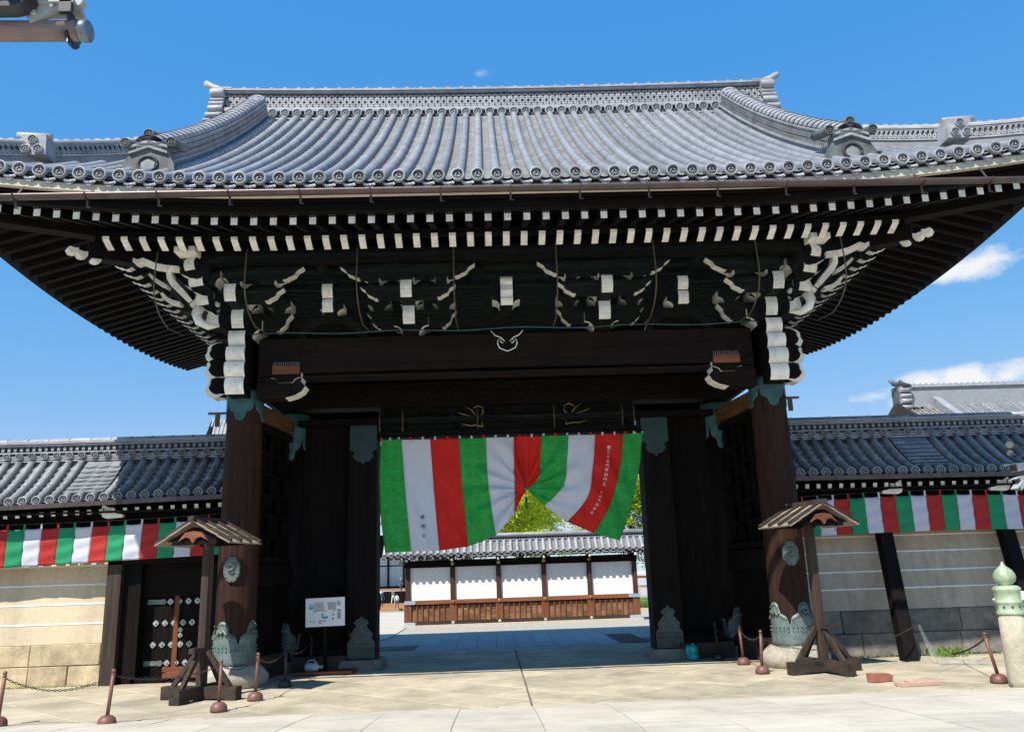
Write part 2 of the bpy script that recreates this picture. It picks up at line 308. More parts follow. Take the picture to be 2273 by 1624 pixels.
# forecourt: slabs laid diagonally
fc = MB(); fc.bb((-13, -3.52, -.3), (13, 8.0, -.012)); fore = tag(fc.build('forecourt', joint), kind='structure')
def slab_mesh(name, pts, mt, th=.08, cr=0.012):
    # one paving slab: worn top with softened edges
    b = MB(); c = V((sum(p[0] for p in pts)/len(pts), sum(p[1] for p in pts)/len(pts)))
    k = len(pts); ins = [V(p) + (c-V(p)).normalized()*cr for p in pts]
    b.v = [(p[0], p[1], -th) for p in pts] + [(p[0], p[1], -cr*.7) for p in pts] + [(p[0], p[1], 0) for p in ins]
    for r in (0, 1):
        for i in range(k): j = (i+1) % k; b.f.append([r*k+i, r*k+j, (r+1)*k+j, (r+1)*k+i])
    b.f.append([2*k+i for i in range(k)]); b.m = [0]*len(b.f); b.s = [False]*len(b.f)
    return b.mesh(name, mt)
def clip(poly, a, b_, c):      # keep a*x+b*y<=c
    o = []
    for i in range(len(poly)):
        p, q = poly[i], poly[(i+1) % len(poly)]; dp, dq = a*p[0]+b_*p[1]-c, a*q[0]+b_*q[1]-c
        if dp <= 0: o.append(p)
        if dp*dq < 0: t_ = dp/(dp-dq); o.append((lerp(p[0], q[0], t_), lerp(p[1], q[1], t_)))
    return o
SL = .92; g = .013
for i in range(-20, 21):
    for j in range(-20, 21):
        cx, cy = (i-j)*SL*.7071 + .1, (i+j)*SL*.7071 + 1.6
        if abs(cx) > 10.2 or cy < -4.2 or cy > 6: continue
        h = SL*.7071 - g; pts = [(cx, cy-h), (cx+h, cy), (cx, cy+h), (cx-h, cy)]
        for half in ((1, 0, .1-g), (-1, 0, -.1-g)) if abs(cx-.1) < .3 else ((0, 0, 1),):
            q = pts if half[0] == 0 else clip(pts, *half)
            q = clip(q, 0, -1, 3.44); q = clip(q, 0, 1, 5.55)
            if len(q) < 3: continue
            area = abs(sum(q[k][0]*q[(k+1) % len(q)][1]-q[(k+1) % len(q)][0]*q[k][1] for k in range(len(q))))/2
            if area < .02: continue
            o = place('paving_slab', slab_mesh('paving_slab', q, pave), fore, (0, 0, .002+random.random()*.006))
# long border slabs across the gate, then the courtyard path
for k in range(20):
    x = -12+k*1.22
    place('border_slab', slab_mesh('border_slab', [(x, 5.6), (x+1.21, 5.6), (x+1.21, 6.05), (x, 6.05)], pathM), fore, (0, 0, random.random()*.006+.004))
path = tag(MB().bb((-2.4, 6.12, -.2), (2.75, 10.6, -.012)).build('courtyard_path', joint), kind='structure')
for a in range(10):
    for k in range(5):
        x0, y0 = -2.38+a*.512, 6.14+k*.89
        place('path_slab', slab_mesh('path_slab', [(x0, y0), (x0+.503, y0), (x0+.503, y0+.88), (x0, y0+.88)], pathM), path, (0, 0, .004+random.random()*.006))
drain = tag(MB().bb((2.8, 6.3, -.1), (3.5, 9.6, -.004)).build('drain_strip', stoneG), kind='structure')
for k in range(9): place('drain_bar', MB().bb((2.84+k*.075, 6.35, -.01), (2.87+k*.075, 9.5, .012)).mesh('drain_bar', chainM), drain)
# a pale walk on the left of the court, beyond the gate
walk = tag(MB().add([(-7.5, 10.8, -.006), (-3.6, 10.8, -.006), (-3.6, 21.9, -.006), (-9.5, 21.9, -.006)], [(0, 1, 2, 3)]).add([(-9.5, 21.9, -.006), (-3.6, 21.9, -.006), (-4.6, 79, gz(79)-.006), (-19, 79, gz(79)-.006)], [(0, 1, 2, 3)]).build('stone_walk', granite, norm=False), kind='structure')
# bridge deck, slightly arched towards the middle of the bridge
def dz(y):
    t_ = max(0, -3.5-y); return .004 + .085*t_ - .0074*t_*t_
dk = MB(); dk.grid(lambda u, v: (lerp(-9.6, 9.6, u), lerp(-3.5, -14, v), dz(lerp(-3.5, -14, v))-.035), 2, 24)
deck = tag(dk.build('bridge_deck', joint, norm=False), kind='structure')
x = -9.6; cols = []
while x < 9.4: w = .96; cols.append((x+.35-.35, w)); x += w
for ci, (x0, w) in enumerate(cols):
    y = -3.5 - (.0 if ci % 2 else .0); first = True
    while y > -13.4:
        ln = random.choice((1.15, 1.4, 1.7)) if not first else random.choice((.7, 1.1, 1.5)); first = False; y1 = y-ln
        b = MB(); n = 4; gp = .004
        ys = [lerp(y-gp, y1+gp, k/n) for k in range(n+1)]
        b.v = [(x0+.1+e*(w-.0)+(gp if e == 0 else -gp), yy, dz(yy)-d) for d in (0, .07) for yy in ys for e in (0, 1)]
        for d in range(1):
            for k in range(n): b.f.append([k*2, k*2+1, k*2+3, k*2+2])
        o_ = 2*(n+1)
        for k in range(n): b.f += [[k*2, k*2+2, o_+k*2+2, o_+k*2], [k*2+1, o_+k*2+1, o_+k*2+3, k*2+3]]
        b.f += [[0, o_, o_+1, 1], [2*n, 2*n+1, o_+2*n+1, o_+2*n]]; b.m = [0]*len(b.f); b.s = [False]*len(b.f)
        place('deck_slab', b.mesh('deck_slab', granite), deck, (0, 0, random.random()*.004)); y = y1

# ------------------------------------------------------------------ the gate
gate = thing('temple_gate', 'huge dark timber temple gate with curved grey tiled roof and white painted bracket ends', 'gate', (0, 0, 0))
XE, YF, YC, YB = 9.3, -3.45, 4.2, 8.45
Z0, RISE, RUN = 7.77, 5.38, 7.2
XG = 6.75
def ybk(y): return YB-(y-YF)*(YB-YC-.45)/RUN     # front depth -> matching depth on the shorter back slope                                   # gable plane
def prof(u): return Z0 + RISE*(.82*u + .18*u*u)
def upc(c): return .5*max(0, 1-c/6)**2
def zf(x, y):                               # front (or back) slope
    u = (y-YF)/RUN if y <= YC else (YB-y)/(YB-YC-.45); return prof(u) + upc(XE-abs(x))*max(0, 1-u)**2
def zs(x, y):                               # side slope
    u = (XE-abs(x))/RUN; c = min(y-YF, YB-y); return prof(u) + upc(c)*max(0, 1-u)**2
def ytop(x): return YC-.45 if abs(x) <= XG+.05 else max(YF+.02, YF + (XE-abs(x)))
SP = .3075
rows = [(i+.5)*SP for i in range(-31, 31)]
rows = [x for x in rows if abs(x) < XE-.12]
def rollmesh(pts, r=.083, seg=.36, n=7, lift=.02):
    # a row of barrel tiles: each tile a little slimmer at its upper end
    L = [0]
    for a, b in zip(pts, pts[1:]): L.append(L[-1]+(b-a).length)
    T = L[-1]; k = max(1, round(T/seg))
    def at(s):
        for i in range(len(L)-1):
            if s <= L[i+1] or i == len(L)-2:
                d = pts[i+1]-pts[i]; return pts[i]+d*((s-L[i])/max(1e-6, L[i+1]-L[i])), d.normalized()
    b = MB(); rings = []
    for i in range(k):
        rings += [(at(T*i/k), r*1.015), (at(T*(i+.5)/k), r*1.0), (at(T*(i+.985)/k), r*.985)]
    side = (pts[-1]-pts[0]).cross(V((0, 0, 1))).normalized()
    for (p, d), rr in rings:
        u = side.cross(d).normalized()
        for q in range(n):
            a = R(-18)+R(216)*q/(n-1); b.v.append(tuple(p + u*lift + side*math.cos(a)*rr + u*math.sin(a)*rr))
    for i in range(len(rings)-1):
        for q in range(n-1): b.f.append([i*n+q, i*n+q+1, (i+1)*n+q+1, (i+1)*n+q])
    b.f.append(list(range((len(rings)-1)*n, len(rings)*n))); b.m = [0]*len(b.f); b.s = [True]*(len(b.f)-1)+[False]
    return b
def disc_mesh(rad=.122, name='eave_disc', mats=None):
    b = MB(); n = 20; q = rad
    b.lathe([(q*.96, .05), (q, .0), (q*.97, -.022), (q*.84, -.026), (q*.74, -.012), (q*.72, 0.0)], n=n, m=0, axis='Y', sm=False)
    b.add([(q*.72*math.cos(2*math.pi*k/n), -.002, q*.72*math.sin(2*math.pi*k/n)) for k in range(n)], [list(range(n))], 1)
    for j in range(3):                      # three commas
        a0 = 2*math.pi*j/3+.5; P = []
        hx, hz, hr = q*.27*math.cos(a0), q*.27*math.sin(a0), q*.155
        for k in range(6): a = a0+math.pi*1.35-k*R(52); P.append((hx+hr*math.cos(a), hz+hr*math.sin(a)))
        tail = []
        for k in range(1, 6):
            t_ = k/5; a = a0+1.75*t_; tail.append((q*lerp(.40, .52, t_)*math.cos(a), q*lerp(.40, .52, t_)*math.sin(a)))
        inner = [(q*lerp(.24, .5, t_)*math.cos(a0+.25+1.5*t_), q*lerp(.24, .5, t_)*math.sin(a0+.25+1.5*t_)) for t_ in (.7, .35)]
        b.prism(tail+inner+[(hx, hz)], (0, -.008, 0), (1, 0, 0), (0, 0, 1), .014, 0)
        b.lathe([(hr, .002), (hr*.9, -.012), (hr*.5, -.018)], (hx, 0, hz), 8, 0, 'Y')
    for k in range(12):
        a = 2*math.pi*k/12; b.lathe([(q*.055, .0), (q*.04, -.012)], (q*.63*math.cos(a), 0, q*.63*math.sin(a)), 5, 0, 'Y')
    return b.mesh(name, mats or [tileL, tileD])
DISC = disc_mesh(.106); DISCS = disc_mesh(.088, 'ridge_disc'); DISCR = disc_mesh(.118, 'ridge_disc'); DISCO = disc_mesh(.088, 'barrel_disc', [oni, tileD])
def pan_front_mesh(w=SP-.17, h=.085):
    # drooping front lip of an eave pan tile with raised scrolls
    b = MB(); n = 8
    for k in range(n+1):
        t_ = k/n*2-1; x = t_*w*.75; sag = -.035*(1-t_*t_); b.v += [(x, 0, sag+.0), (x, -.012, sag-h*(.55+.45*(1-t_*t_))), (x, .05, sag)]
    for k in range(n): a = k*3; b.f += [[a, a+3, a+4, a+1], [a, a+2, a+5, a+3]]
    b.m = [0]*len(b.f); b.s = [True]*len(b.f)
    for t_ in (-.55, -.2, .2, .55):
        b.lathe([(.022, .0), (.018, -.02), (.008, -.024)], (t_*w*.75, -.006, -.035*(1-t_*t_)-h*.45), 7, 0, 'Y')
    return b.mesh('eave_pan', tileL)
PANF = pan_front_mesh()
tiles_rolls = []
for x in rows:
    y1 = ytop(x)
    if y1-YF < .25: continue
    k = max(3, int((y1-YF)/.42)); pts = [V((x, lerp(YF-.06, y1, i/k), zf(x, max(YF, lerp(YF-.06, y1, i/k))))) for i in range(k+1)]
    o = rollmesh(pts).build('tile_roll', tile, gate, norm=False)
    place('eave_disc', DISC, o, (x, YF-.07, zf(x, YF)+.035), (R(random.uniform(-4, 2)), 0, R(random.uniform(-4, 4))))
for x in rows[:-1]:
    place('eave_pan', PANF, gate, (x+SP/2, YF-.03, zf(x+SP/2, YF)-.035))
# side slopes
srow = []
y = YF+SP*.7
while y < YB-.2: srow.append(y); y += SP
for sgn in (-1, 1):
    for y in srow:
        c = min(y-YF, YB-y); xin = max(XG, XE-c) if c < XE-XG else XG
        if XE-xin < .25: continue
        k = max(3, int((XE-xin)/.45)); pts = [V((sgn*lerp(XE+.06, xin, i/k), y, zs(min(XE, lerp(XE+.06, xin, i/k)), y))) for i in range(k+1)]
        o = rollmesh(pts).build('tile_roll', tile, gate, norm=False)
        place('eave_disc', DISC, o, (sgn*(XE+.07), y, zs(XE, y)+.035), (0, 0, R(90*sgn)))
# pan tiles: overlapping courses, one step each
pb = MB()
def pan_column(fn, xa, xb, s0, s1, step=.19):
    n = max(1, round((s1-s0)/step)); o = len(pb.v); cnt = 0
    for i in range(n):
        for e, lift in ((0, .052), (.97, .012)):
            s = lerp(s0, s1, (i+e)/n)
            for q in range(5):
                t_ = q/4; pb.v.append(tuple(fn(lerp(xa, xb, t_), s, lift-.045*(1-(2*t_-1)**2))))
            cnt += 1
    for i in range(cnt-1):
        for q in range(4): pb.f.append([o+i*5+q, o+i*5+q+1, o+(i+1)*5+q+1, o+(i+1)*5+q]); pb.m.append(0); pb.s.append(False)
for x in rows[:-1]:
    xm = x+SP/2; y1 = ytop(abs(xm)+(.1 if abs(xm) > XG else 0))
    if y1-YF > .2: pan_column(lambda a, s, l: (a, s, zf(a, s)+l-.02), x+.05, x+SP-.05, YF-.02, y1)
for sgn in (-1, 1):
    for y in srow[:-1]:
        ym = y+SP/2; c = min(ym-YF, YB-ym); xin = max(XG, XE-c)
        if XE-xin > .2: pan_column(lambda a, s, l: (sgn*(XE-s), a, zs(XE-s, a)+l-.02), y+.05, y+SP-.05, -.02, XE-xin)
tag(pb.build('pan_tiles', pan, gate, norm=False), kind='stuff')
# roof deck under the tiles
dkb = MB()
for back in (0, 1):
    for xa, xb, nx in ((-XE, -XG-.06, 10), (-XG-.05, XG+.05, 30), (XG+.06, XE, 10)):
        def f_(u, v):
            x = lerp(xa, xb, u); y1 = ytop(x); y = lerp(YF+.02, y1, v); z = zf(x, y)-.06
            return (x, y if not back else ybk(y), z)
        dkb.grid(f_, nx, 8)
for sgn in (-1, 1):
    def f_(u, v):
        y = lerp(YF, YB, u); c = min(y-YF, YB-y); xin = max(XG-.05, XE-c); x = lerp(XE-.02, xin, v); return (sgn*x, y, zs(x, y)-.06)
    dkb.grid(f_, 26, 5)
dkb.build('roof_deck', tileD, gate, norm=False)
# gable triangles under the ridge ends
for sgn in (-1, 1):
    zb = prof((XE-XG)/RUN); gb = MB(); yb = YF+(XE-XG)
    pts = [(y, zf(0, y)-.1) for y in [lerp(yb, YC-.4, k/6) for k in range(7)]]; pts += [(ybk(a), z) for a, z in reversed(pts)]
    gb.prism(pts, (sgn*(XG-.35), 0, 0), (0, 1, 0), (0, 0, 1), .08, 0); gb.build('gable_board', wY, gate)
    for half in (0, 1):
        q = [V((sgn*XG, (y if not half else ybk(y)), zf(0, y)-.16)) for y in [lerp(yb, YC-.1, k/8) for k in range(9)]]
        mb = MB()
        for a, b_ in zip(q, q[1:]): mb.beam(a, b_, .09, .28)
        mb.build('bargeboard', wY, gate)
# main ridge
def zr(x): return .07*(x/6.3)**2
RX = 6.98
rb = MB()
def ridge_layer(y0, z0, z1, m=0, x0=-RX, x1=RX):
    b = MB(); n = 16
    for i in range(n+1):
        x = lerp(x0, x1, i/n); b.v += [(x, YC-y0, z0+zr(x)), (x, YC-y0, z1+zr(x)), (x, YC+y0, z1+zr(x)), (x, YC+y0, z0+zr(x))]
    for i in range(n):
        a = i*4
        for q in range(4): b.f.append([a+q, a+(q+1) % 4, a+4+(q+1) % 4, a+4+q])
    b.f += [[0, 3, 2, 1], [n*4, n*4+1, n*4+2, n*4+3]]; b.m = [m]*len(b.f); b.s = [False]*len(b.f); return b
ZB = 13.06
ridge = ridge_layer(.40, ZB-.15, ZB+.24).build('main_ridge', tileD, gate)
for y0, a, c in ((.47, ZB+.03, ZB+.075), (.45, ZB+.285, ZB+.32), (.43, ZB+.33, ZB+.365), (.41, ZB+.375, ZB+.41)): ridge_layer(y0, a, c).build('ridge_course', tileL, ridge)
ridge_layer(.30, ZB+.40, ZB+.84).build('ridge_core', tileD, ridge)
for y0, a, c in ((.40, ZB+.84, ZB+.88), (.43, ZB+.89, ZB+.93), (.38, ZB+.94, ZB+.975)): ridge_layer(y0, a, c).build('ridge_course', tileL, ridge)
cap = MB().tube([(lerp(-RX, RX, i/16), YC, ZB+.965+zr(lerp(-RX, RX, i/16))) for i in range(17)], .07, 10); cap.build('ridge_cap', tileL, ridge)
for k in range(40):
    x = lerp(-RX+.15, RX-.15, k/39); place('ridge_stud', MB().bb((x-.04, YC-.36, ZB+.978+zr(x)), (x+.04, YC+.36, ZB+1.02+zr(x))).mesh('ridge_stud', tileL), ridge)
def lattice(path_fn, n, rad, rowsn, dz_, name, parent, mt=tileL, dep=.05):
    # overlapping half-round tiles set on edge, an interlocking circle pattern
    b = MB(); th = rad*.17
    for r_ in range(rowsn):
        for i in range(n+1):
            P, ax, ay, nn = path_fn((i)/n, r_)
            K = 14
            for k in range(K):
                vs = []
                for a in (2*math.pi*k/K, 2*math.pi*(k+1)/K):
                    for rr, off in ((rad-th, 0), (rad+th, 0), (rad+th, dep), (rad-th, dep)):
                        vs.append(P + ax*rr*math.cos(a) + ay*rr*math.sin(a) + nn*off)
                b.add(vs, [(0, 1, 5, 4), (1, 2, 6, 5), (0, 4, 7, 3)])
    return tag(b.build(name, mt, parent, norm=False), kind='stuff')
nL = 88
lattice(lambda t_, r_: (V((lerp(-RX+.1, RX-.1, t_), YC-.345, ZB+.51+.078*(r_*2) + zr(lerp(-RX, RX, t_)))), V((1, 0, 0)), V((0, 0, 1)), V((0, 1, 0))), nL, .109, 2, .2, 'ridge_lattice', ridge)
lattice(lambda t_, r_: (V((lerp(-RX+.17, RX-.03, t_), YC-.343, ZB+.588+.078*(r_*2) + zr(lerp(-RX, RX, t_)))), V((1, 0, 0)), V((0, 0, 1)), V((0, 1, 0))), nL, .109, 1, .2, 'ridge_lattice', ridge)
k = 0
for x in rows:
    if abs(x) < RX-.1:
        place('ridge_disc', DISCR, ridge, (x, YC-.47, ZB+.215+zr(x)))
        place('ridge_pan', PANF, ridge, (x+SP/2, YC-.47, ZB+.06+zr(x)), None, (1, 1, .6))
# ridge end tiles
for sgn in (-1, 1):
    X = sgn*RX; e = MB()
    e.prism([(-.5, -.15), (.5, -.15), (.44, .5), (.3, .95), (.12, 1.16), (-.12, 1.16), (-.3, .95), (-.44, .5)], (X+sgn*.06, YC, ZB+zr(RX)), (0, 1, 0), (0, 0, 1), .16)
    oo = e.build('ridge_end_tile', oni, ridge)
    for yy in (-.42, .42):
        for zc, r_, ln, off in ((.80, .125, .36, .0), (.62, .05, .36, .0), (.51, .055, .38, .02), (.36, .095, .38, .03), (.17, .085, .40, .08), (.04, .05, .4, .14), (-.08, .04, .5, .22)):
            place('scroll_roll', MB().lathe([(r_*.9, -ln/2), (r_, -ln/2+.02), (r_, ln/2-.02), (r_*.9, ln/2)], (X+sgn*(.14+off), YC+yy, ZB+zc+zr(RX)), 14, 0, 'X').mesh('scroll_roll', tileL), oo)
    place('horn_tile', MB().tube([(X-sgn*.25, YC-.05, ZB+1.10), (X+sgn*.12, YC-.05, ZB+1.17), (X+sgn*.42, YC-.05, ZB+1.30), (X+sgn*.6, YC-.05, ZB+1.42)], [.10, .10, .095, .085], 12).mesh('horn_tile', tileL), oo)
    for zc, w in ((1.03, .42), (.96, .36), (.88, .3)): place('end_course', MB().bb((X-sgn*.2, YC-w, ZB+zc), (X+sgn*.28, YC+w, ZB+zc+.045)).mesh('end_course', tileL), oo)
# ridges that run down the slopes
def path_ridge(name, pts, w, h, parent, topr, zz):
    b = MB(); o = V((0, 0, 1)); cs = []
    for i, p in enumerate(pts):
        d = (pts[min(i+1, len(pts)-1)]-pts[max(0, i-1)]).normalized(); sd = d.cross(o).normalized(); cs.append((p, sd, sd.cross(d).normalized(), d))
    def strip(w_, z0, z1, m=0):
        q = len(b.v)
        for p, sd, u, d in cs: b.v.extend([tuple(p-sd*w_/2+u*z0), tuple(p-sd*w_/2+u*z1), tuple(p+sd*w_/2+u*z1), tuple(p+sd*w_/2+u*z0)])
        for i in range(len(cs)-1):
            a = q+i*4
            for k_ in range(4): b.f.append([a+k_, a+(k_+1) % 4, a+4+(k_+1) % 4, a+4+k_]); b.m.append(m); b.s.append(False)
        b.f += [[q+3, q+2, q+1, q], [len(b.v)-4, len(b.v)-3, len(b.v)-2, len(b.v)-1]]; b.m += [m, m]; b.s += [False]*2
    strip(w, -.12, h*.22, 1); strip(w*1.12, h*.2, h*.27); strip(w*.86, h*.27, h*.78, 2); strip(w*1.0, h*.74, h*.80); strip(w*1.08, h*.82, h*.88); strip(w*.94, h*.9, h*.96)
    o_ = b.build(name, [tileL, tile, tileD], parent)
    return o_, cs
for sgn in (-1, 1):
    XK = sgn*6.0; pts = [V((XK, lerp(3.75, -2.36, i/20), zf(XK, lerp(3.75, -2.36, i/20))+.06)) for i in range(21)]
    kd, cs = path_ridge('descending_ridge', pts, .42, .47, gate, .1, 0)
    L_ = 30
    def at(t_):
        f = t_*(len(cs)-1); i = min(int(f), len(cs)-2); f -= i
        return tuple(cs[i][k_].lerp(cs[i+1][k_], f) for k_ in range(4))
    cap = MB()
    for k in range(L_):                      # cap of barrel tiles laid across the ridge
        p, sd, u, d = at((k+.5)/L_); p2 = at((k)/L_)[0]; p3 = at((k+1)/L_)[0]; ln = (p3-p2).length
        for a in range(7):
            th1, th2 = math.pi*a/7, math.pi*(a+1)/7
            vs = []
            for th in (th1, th2):
                for e, rr in ((-.5, .97), (.34, 1.05)): vs.append(p + d*ln*e + (sd*math.cos(th)*.22 + u*math.sin(th)*.12)*rr + u*.45)
            cap.add(vs, [(0, 1, 3, 2)])
    cap.build('ridge_cap', tileL, kd, norm=False)
    sc_ = MB()
    for rw in (.18, .29):
        for side in (-1, 1):
            for k in range(74):
                p, sd, u, d = at((k+.5)/74); c = p + sd*side*.185 + u*rw; n = 6
                vs = [c + d*.040*math.cos(math.pi*2*j/n) + u*.052*math.sin(math.pi*2*j/n) + sd*side*(.04 if j % 3 else .015) for j in range(n)]
                sc_.add(vs, [list(range(n))]); vs2 = [v - sd*side*.05 for v in vs]; sc_.add(vs+vs2, [(j, (j+1) % n, n+(j+1) % n, n+j) for j in range(n)])
    tag(sc_.build('scallop_tiles', tileL, kd, norm=False), kind='stuff')
    # its end tile, facing forward
    zb = zf(XK, -2.42)+.02; yk = -2.46; e = MB(); q8 = .88
    shape = [(-.52, -.12), (-.30, -.10), (-.26, -.02), (-.12, -.12), (.12, -.12), (.26, -.02), (.30, -.10), (.52, -.12), (.48, .12), (.38, .30), (.38, .45), (0, .60), (-.38, .45), (-.38, .30), (-.48, .12)]
    def sc8(P): return [(a*q8, c*q8) for a, c in P]
    e.prism(sc8(shape), (XK, yk, zb), (1, 0, 0), (0, 0, 1), .16); et = e.build('ridge_end_tile', oni, kd)
    for zo in (.30, .42): place('chevron', MB().prism(sc8([(-.36, zo), (0, zo+.13), (.36, zo), (.36, zo+.05), (0, zo+.18), (-.36, zo+.05)]), (XK, yk-.10, zb), (1, 0, 0), (0, 0, 1), .05).mesh('chevron', mat('pale_lime', (.36, .37, .36), (.17, .18, .175), scale=5, rough=.8)), et)
    place('end_ring', MB().tube([(XK+.16*math.cos(a), yk-.09, zb+.09+.135*math.sin(a)) for a in [2*math.pi*j/16 for j in range(17)]], .024, 6).mesh('end_ring', tileD), et)
    place('end_panel', MB().prism(sc8([(-.12, -.02), (.12, -.02), (.13, .12), (.06, .17), (0, .2), (-.06, .17), (-.13, .12)]), (XK, yk-.085, zb), (1, 0, 0), (0, 0, 1), .03).mesh('end_panel', MATS['pale_lime']), et)
    for dx, dzz in ((0, .67), (-.38, .51), (.38, .51)):
        c = V((XK+dx, yk, zb+dzz)); tb = place('end_barrel', MB().tube([c+V((0, .45, .16)), c+V((0, -.12, -.04))], .085, 14).mesh('end_barrel', oni), et)
        place('barrel_disc', DISCO, tb, c+V((0, -.14, -.045)))
    # hip ridge to the corner
    hp = [V((sgn*(XE-RUN*u), YF+RUN*u, zf(XE-RUN*u, YF+RUN*u)+.05)) for u in [lerp(.36, .02, i/14) for i in range(15)]]
    hr, hc = path_ridge('hip_ridge', hp, .36, .36, gate, .1, 0)
    for k in range(20):
        f = (k+.5)/20*(len(hc)-1); i = min(int(f), len(hc)-2); p = hc[i][0].lerp(hc[i+1][0], f-i); sd, u, d = hc[i][1:]
        mbx = MB()
        for a in range(6):
            th1, th2 = math.pi*a/6, math.pi*(a+1)/6
            mbx.add([p + d*ln*.6*e_ + (sd*math.cos(th)*.17 + u*math.sin(th)*.08) + u*.33 for th in (th1, th2) for e_ in (-1, 1)], [(0, 1, 3, 2)])
        mbx.bb(p+u*.40-V((.05, .05, .02)), p+u*.40+V((.05, .05, .03))); mbx.build('hip_cap', tileL, hr, norm=False)
    def hpath(t_, r_):
        f = t_*(len(hc)-1); i = min(int(f), len(hc)-2); p = hc[i][0].lerp(hc[i+1][0], f-i); sd, u, d = hc[i][1:]
        s_ = sd if sd.y < 0 else -sd
        return p + u*(.215) + s_*.175, d, u, -s_
    lattice(hpath, 42, .085, 1, 0, 'hip_lattice', hr, dep=.03)
    u = .185; bx, by = sgn*(XE-RUN*u), YF+RUN*u; bz = zf(abs(bx), by)
    blk = MB().prism([(-.23, .02), (.23, .02), (.21, .40), (-.20, .40)], (bx, by-.22, bz), (1, 0, 0), (0, 0, 1), .34).build('hip_block', tileL, hr)
    for dx, dzz in ((0, .30), (-.105, .12), (.105, .12)): place('block_disc', DISCS, blk, (bx+dx, by-.41, bz+dzz), None, (.92, 1, .92))
    for q in (0, .1): place('block_barrel', MB().tube([(bx-sgn*.2, by-.2+q*2.4, bz+.44), (bx+sgn*(.35+q), by-.24+q*2.4, bz+.46)], .065, 10).mesh('block_barrel', tileL), blk)

# ------------------------------------------------------------------ eaves
def run_strip(name, fn, n, w, h, mt, parent, seg=None):
    """board following a curve: fn(t)->Vector, section w (horizontal) x h"""
    b = MB(); P = [fn(i/n) for i in range(n+1)]
    for i, p in enumerate(P):
        d = (P[min(i+1, n)]-P[max(i-1, 0)]).normalized(); sd = d.cross(V((0, 0, 1))).normalized()*w/2; u = V((0, 0, h/2))
        b.v += [tuple(p-sd-u), tuple(p+sd-u), tuple(p+sd+u), tuple(p-sd+u)]
    for i in range(n):
        for q in range(4): b.f.append([i*4+q, i*4+(q+1) % 4, i*4+4+(q+1) % 4, i*4+4+q])
    b.f += [[3, 2, 1, 0], [n*4, n*4+1, n*4+2, n*4+3]]; b.m = [0]*len(b.f); b.s = [False]*len(b.f); return b.build(name, mt, parent)
def ef(x, dy, z): return V((x, YF+dy, z+upc(XE-abs(x))))           # front eave line, offset inwards
def es(s, y, dx, z): return V((s*(XE-dx), y, z+upc(min(y-YF, YB-y))))
run_strip('tile_batten', lambda t_: ef(lerp(-XE, XE, t_), .06, 7.70), 40, .05, .13, tileD, gate)
run_strip('eave_closure', lambda t_: ef(lerp(-XE+.02, XE-.02, t_), .135, 7.60), 40, .03, .22, wX, gate)
nb = 17
for k in range(nb):          # pale fascia boards, butt-jointed
    a, b_ = lerp(-XE, XE, k/nb)+.003, lerp(-XE, XE, (k+1)/nb)-.003
    run_strip('fascia_board', lambda t_: ef(lerp(a, b_, t_), .05, 7.595), 4, .10, .115, board, gate)
for s in (-1, 1):
    for k in range(10):
        a, b_ = lerp(YF, YB, k/10)+.003, lerp(YF, YB, (k+1)/10)-.003
        run_strip('fascia_board', lambda t_: es(s, lerp(a, b_, t_), .05, 7.595), 4, .10, .115, wY, gate)
    run_strip('eave_beam', lambda t_: es(s, lerp(YF+.2, YB-.2, t_), .30, 7.47), 24, .14, .14, wY, gate)
    run_strip('rafter_beam', lambda t_: V((s*7.08, lerp(-1.75, YB-1.6, t_), 7.52+upc(min(lerp(-1.75, YB, t_)-YF, YB-lerp(-1.75, YB, t_)))*.4)), 20, .14, .12, wY, gate)
run_strip('eave_beam', lambda t_: ef(lerp(-XE+.2, XE-.2, t_), .32, 7.45), 40, .14, .15, wX, gate)
run_strip('rafter_beam', lambda t_: V((lerp(-7.0, 7.0, t_), -1.88, 7.54+upc(XE-abs(lerp(-7.0, 7.0, t_)))*.4)), 30, .14, .12, wX, gate)
# flying rafters
RS = .3115
def rafter_mesh(L_, dzr, w, h, curve=False):
    # local: tip at origin, running +Y and up; white painted tip
    b = MB(); a = math.atan2(dzr, L_)
    if not curve:
        pts = [(0, -h/2), (L_, dzr-h/2), (L_, dzr+h/2), (0, h/2)]
        b.prism(pts, (0, 0, 0), (0, 1, 0), (0, 0, 1), w, 0, lambda i: 1 if i == 3 else 0)
    else:
        pts = [(.0, h/2), (.01, h*.2), (.05, h*.04), (.08, -h*.02), (.14, -h*.20), (.17, -h*.26), (.25, -h*.44), (.30, -h*.5+.06), (L_, dzr-h/2), (L_, dzr+h/2)]
        b.prism(pts, (0, 0, 0), (0, 1, 0), (0, 0, 1), w, 0, lambda i: 1 if i <= 6 else 0)
    return b.mesh('rafter', [wY, white])
def rafter_side():
    b = MB(); h = .21; L_ = 2.5; dzr = 1.0
    pts = [(.0, h/2), (.0, h*.05), (.05, -h*.02), (.09, -h*.14), (.15, -h*.16), (.19, -h*.30), (.25, -h*.30), (.33, -h*.5+.08), (L_, dzr-h/2), (L_, dzr+h/2)]
    return b.prism(pts, (0, 0, 0), (0, 1, 0), (0, 0, 1), .15, 0, lambda i: 1 if i <= 6 else 0).mesh('rafter', [wY, white])
HIEN = rafter_mesh(1.5, .46, .108, .122); JI = rafter_mesh(2.3, .92, .115, .17, True)
JIS = rafter_side(); HIENS = rafter_mesh(1.75, .5, .115, .13)
x = -8.72
spike = MB()
for q in (-.045, .0, .045): spike.tube([(q, -.01, .075), (q, -.015, .17)], .006, 4)
SPK = spike.mesh('nail', stud)
